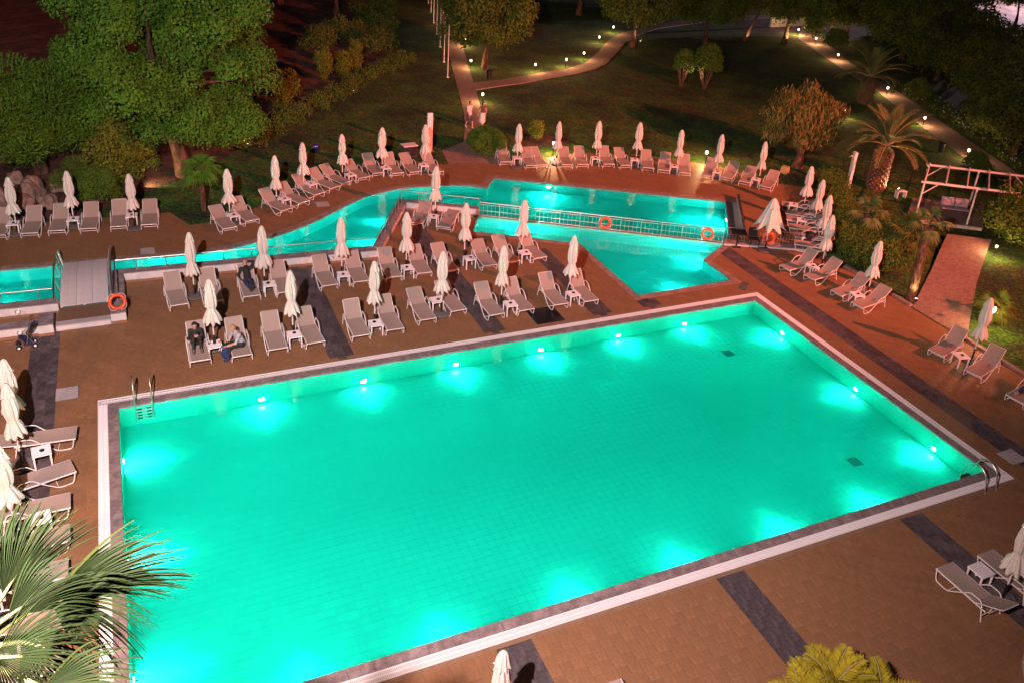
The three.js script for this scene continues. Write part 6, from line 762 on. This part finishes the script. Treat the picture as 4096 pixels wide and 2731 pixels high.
  const bn = thing('garden_bench', 'bench with a padded lavender backrest under the pergola', 'bench', [40.75, y0, -3.85], -0.593); const pad = std({ color: rgb(0.30, 0.24, 0.30), roughness: 0.8 }); for (const x of [-0.35, 0.35]) { mesh('seat', rbox(0.68, 0.07, 0.42, 0.02, x, 0.46, 0.02), pad, bn); mesh('backrest', rbox(0.68, 0.46, 0.07, 0.02, x, 0.74, -0.22, -0.18), pad, bn); } for (const x of [-0.62, 0.62]) { mesh('leg', sweep([[x, 0.44, 0.18], [x, 0, 0.24]], 0.016, 6), M.black, bn); mesh('leg', sweep([[x, 0.44, -0.2], [x, 0, -0.28]], 0.016, 6), M.black, bn); }
  // round planter at the right lower corner
  const rp = thing('round_planter', 'large round white planter at the lower right corner', 'planter', [20.05, 0, 18.65]); mesh('wall', lathe([[1.46, 0], [1.5, 0.42], [1.52, 0.45], [1.36, 0.45], [1.34, 0.36]], 48), M.whiteWall, rp); mesh('soil', cyl(1.35, 1.35, 0.02, 40, 0, 0.38, 0), M.hatch, rp);
  // lit wall beyond the park
  const lw = thing('boundary_wall', 'pale plastered boundary wall lit at the far edge of the park', 'wall', [74.86, 0.07, -55], 0.12); mesh('wall_body', box(13, 3.6, 0.25, 0, 1.8, 0), M.whiteWall, lw); mesh('coping', box(13.1, 0.08, 0.36, 0, 3.64, 0), M.hatch, lw);
}
// ---------------------------------------------------------------- lamps
const glow = (k, c) => std({ color: rgb(0.9, 0.85, 0.8), emissive: rgb(...c), emissiveIntensity: k / 8, roughness: 0.4 });
const GLOW = glow(16, [1, 0.72, 0.45]); GLOW.name = 'lamp_glow'; const UPGLOW = glow(14, [1, 0.82, 0.6]); UPGLOW.name = 'spot_lamp_glow';
const lampPost = (() => { const t = thing('garden_lamp', 'lamp', 'lamp'); mesh('post', cyl(0.018, 0.022, 0.55, 8, 0, 0.27, 0), M.black, t); mesh('bulb', lathe([[0.001, 0.2], [0.05, 0.18], [0.075, 0.12], [0.07, 0.05], [0.04, 0], [0.001, 0]], 14, 0, 0.54, 0), GLOW, t); mesh('cap', lathe([[0.001, 0.05], [0.05, 0.04], [0.085, 0]], 14, 0, 0.73, 0), M.black, t); mesh('foot', cyl(0.06, 0.07, 0.03, 10, 0, 0.01, 0), M.black, t); scene.remove(t); used.set('garden_lamp', 0); return t; })();
function gardenLamp(x, y, z, label, k = 1, s = 1) { copy(lampPost, [x, y, z], 0, label, 'garden path lamps', s); const l = new THREE.PointLight(rgb(...GARDEN.color), GARDEN.cd * k, 0, 2); l.position.set(x, y + 0.63 * s, z); l.castShadow = true; l.shadow.radius = 3; scene.add(l); }
[[23.96, -29.42], [26.76, -39.2], [29.21, -46.95], [31.96, -56.02], [33.79, -62.64]].forEach(([x, z], i) => gardenLamp(x, 0.08, z, 'glowing garden lamp beside the main path, ' + ORD[i] + ' from the pools'));
[[31.55, -37.37], [35.02, -38.79], [37.77, -40.93], [42.66, -47.25], [46.73, -51.84]].forEach(([x, z], i) => gardenLamp(x, 0.08, z, 'glowing garden lamp along the winding path, ' + ORD[i] + ' from the main path'));
[[24.03, -18.16], [32.42, -14.7]].forEach(([x, z], i) => gardenLamp(x, 0.08, z, ['bright lamp behind a lounger in the arc, nearer the round bush', 'bright lamp behind a lounger in the arc, nearer the shower column'][i], 2.2, 1.15));
[[50.81, -11.59, 'beside the round bushes behind the pergola'], [54.17, -18.42, 'behind the phoenix palm fronds'], [49.18, -21.27, 'beside the drooping rust tree'], [58.45, -26.36, 'beside the lit round bush'], [63.65, -37.98, 'before the far end of the lawn'], [71.19, -46.84, 'beside the dark bush at the far wall'], [67.11, -45.11, 'left of the dark far bush'], [68.64, -49.7, 'at the foot of the far wall']].forEach(([x, z, l], i) => gardenLamp(x, 0.08, z, 'glowing garden lamp ' + l, i === 7 ? 2.5 : 1));
gardenLamp(39.0, 0.1, 0.3, 'glowing lamp at the upper end of the ramp', 1, 0.75); gardenLamp(32.15, 0.0, 5.6, 'glowing lamp beside the lower end of the ramp', 1, 1.6);
function spotLamp(x, y, z, aim, label, cd, ang = 0.9) { const o = thing('spot_lamp', label, 'lamp', [x, y, z], 0, 'ground spot lamps'), d = V(...aim).sub(V(x, y + 0.22, z)).normalize(), q = new THREE.Quaternion().setFromUnitVectors(V(0, 1, 0), d); const rot = (g) => { g.applyQuaternion(q); g.translate(0, 0.22, 0); return g; }; mesh('housing', rot(lathe([[0.001, -0.08], [0.05, -0.07], [0.07, 0.06], [0.066, 0.06]], 14)), M.black, o); mesh('lamp_lens', rot(cyl(0.062, 0.062, 0.01, 14, 0, 0.05, 0)), UPGLOW, o); mesh('spike', cyl(0.012, 0.008, 0.24, 6, 0, 0.1, 0), M.black, o); const p = V(x, y + 0.22, z).addScaledVector(d, 0.1); spot([p.x, p.y, p.z], aim, [1, 0.62, 0.3], cd / 8, ang, 0.5, 3); }
spotLamp(1.9, 0.07, -17.7, [4.04, 0.60, -19.23], 'spot lamp on the mulch aimed at the big tree trunk', 26, 0.95); spotLamp(7.4, 0.07, -22.9, [8.01, 0.70, -24.12], 'spot lamp at the end of the loose hedge', 16);
spotLamp(42.51, 0.07, -30.95, [42.56, 2.10, -31.46], 'spot lamp between the two topiary shrubs', 34, 1.1); spotLamp(40.98, 0.07, -7.82, [40.11, 1.90, -8.74], 'spot lamp lighting the phoenix palm trunk', 70, 1.15); spotLamp(31.0, 0.02, 2.95, [31.3, 2.6, 2.4], 'spot lamp at the foot of the leaning palm', 16, 1.0);
spotLamp(59.68, 0.07, -46.64, [60.59, 2.70, -47.56], 'spot lamp under the leaning bare-limbed tree', 14); spotLamp(63.96, 0.07, -45.11, [63.75, 3.10, -46.13], 'spot lamp under the farthest lit park tree', 70); spotLamp(46.43, 0.07, -44.7, [46.02, 3.30, -45.93], 'spot lamp under the yellow lit park tree', 60);
{ const bx = thing('lamp_table', 'small white stand holding a lit lamp near the phoenix palm', 'stand', [40.47, 0.07, -7.21], -0.2); mesh('top', rbox(0.6, 0.04, 0.3, 0.01, 0, 0.4, 0), M.whitePlastic, bx); for (const x of [-0.26, 0.26]) mesh('leg', box(0.04, 0.4, 0.28, x, 0.2, 0), M.whitePlastic, bx); }
// car park lamp and floodlight masts stand outside the picture
function mast(label, at, aim, h) { const [x, y, z] = at, t = thing('floodlight_mast', label, 'floodlight', [x, 0, z]), d = V(aim[0] - x, aim[1] - y, aim[2] - z).normalize(), q = new THREE.Quaternion().setFromUnitVectors(V(0, 0, 1), d), off = V(0, 0, 0); const rot = (g) => { g.applyQuaternion(q); g.translate(-d.x * 0.3, y - d.y * 0.3, -d.z * 0.3); return g; }; mesh('pole', cyl(0.07, 0.14, y - 0.35, 12, -d.x * 0.55, (y - 0.35) / 2, -d.z * 0.55), M.steel, t); mesh('housing', rot(rbox(0.5, 0.4, 0.18, 0.03)), M.black, t); mesh('light_panel', rot(box(0.42, 0.32, 0.01, 0, 0, 0.1)), glow(6, [1, 0.85, 0.7]), t); mesh('bracket', rot(pipe([[-0.27, 0, 0], [-0.27, -0.3, -0.12], [0.27, -0.3, -0.12], [0.27, 0, 0]], 0.02, 6)), M.steel, t); }
mast('floodlight mast beside the viewer that lights the pools', FLOOD.white.at, FLOOD.white.aim); spot(FLOOD.white.at, FLOOD.white.aim, FLOOD.white.color, FLOOD.white.cd, FLOOD.white.angle, FLOOD.white.penumbra, 8);
mast('amber floodlight mast beyond the right picture edge', FLOOD.amber.at, FLOOD.amber.aim); spot(FLOOD.amber.at, FLOOD.amber.aim, FLOOD.amber.color, FLOOD.amber.cd, FLOOD.amber.angle, FLOOD.amber.penumbra, 8);
{ // warm lamp post left of the picture that lights the near left corner of the deck
  const at = [-5.2, 5.2, 13.0], t = thing('lamp_post', 'tall warm lamp post left of the picture near the fan palm', 'lamp', [at[0], 0, at[2]]); mesh('pole', cyl(0.05, 0.08, 5.1, 10, 0, 2.55, 0), M.black, t); mesh('lamp_globe', ball(0.2, 0, 5.2, 0), glow(8, [1, 0.6, 0.3]), t); const l = new THREE.PointLight(rgb(1, 0.42, 0.16), 38, 0, 2); l.position.set(...at); l.castShadow = true; l.shadow.radius = 8; scene.add(l);
}
mast('street lamp mast over the car park', [128, 12, -62], [122, 0, -66]); spot([128, 12, -62], [118, 0, -64], [1, 0.72, 0.92], 700, 1.25, 0.5, 8);

renderer.render(scene, camera);
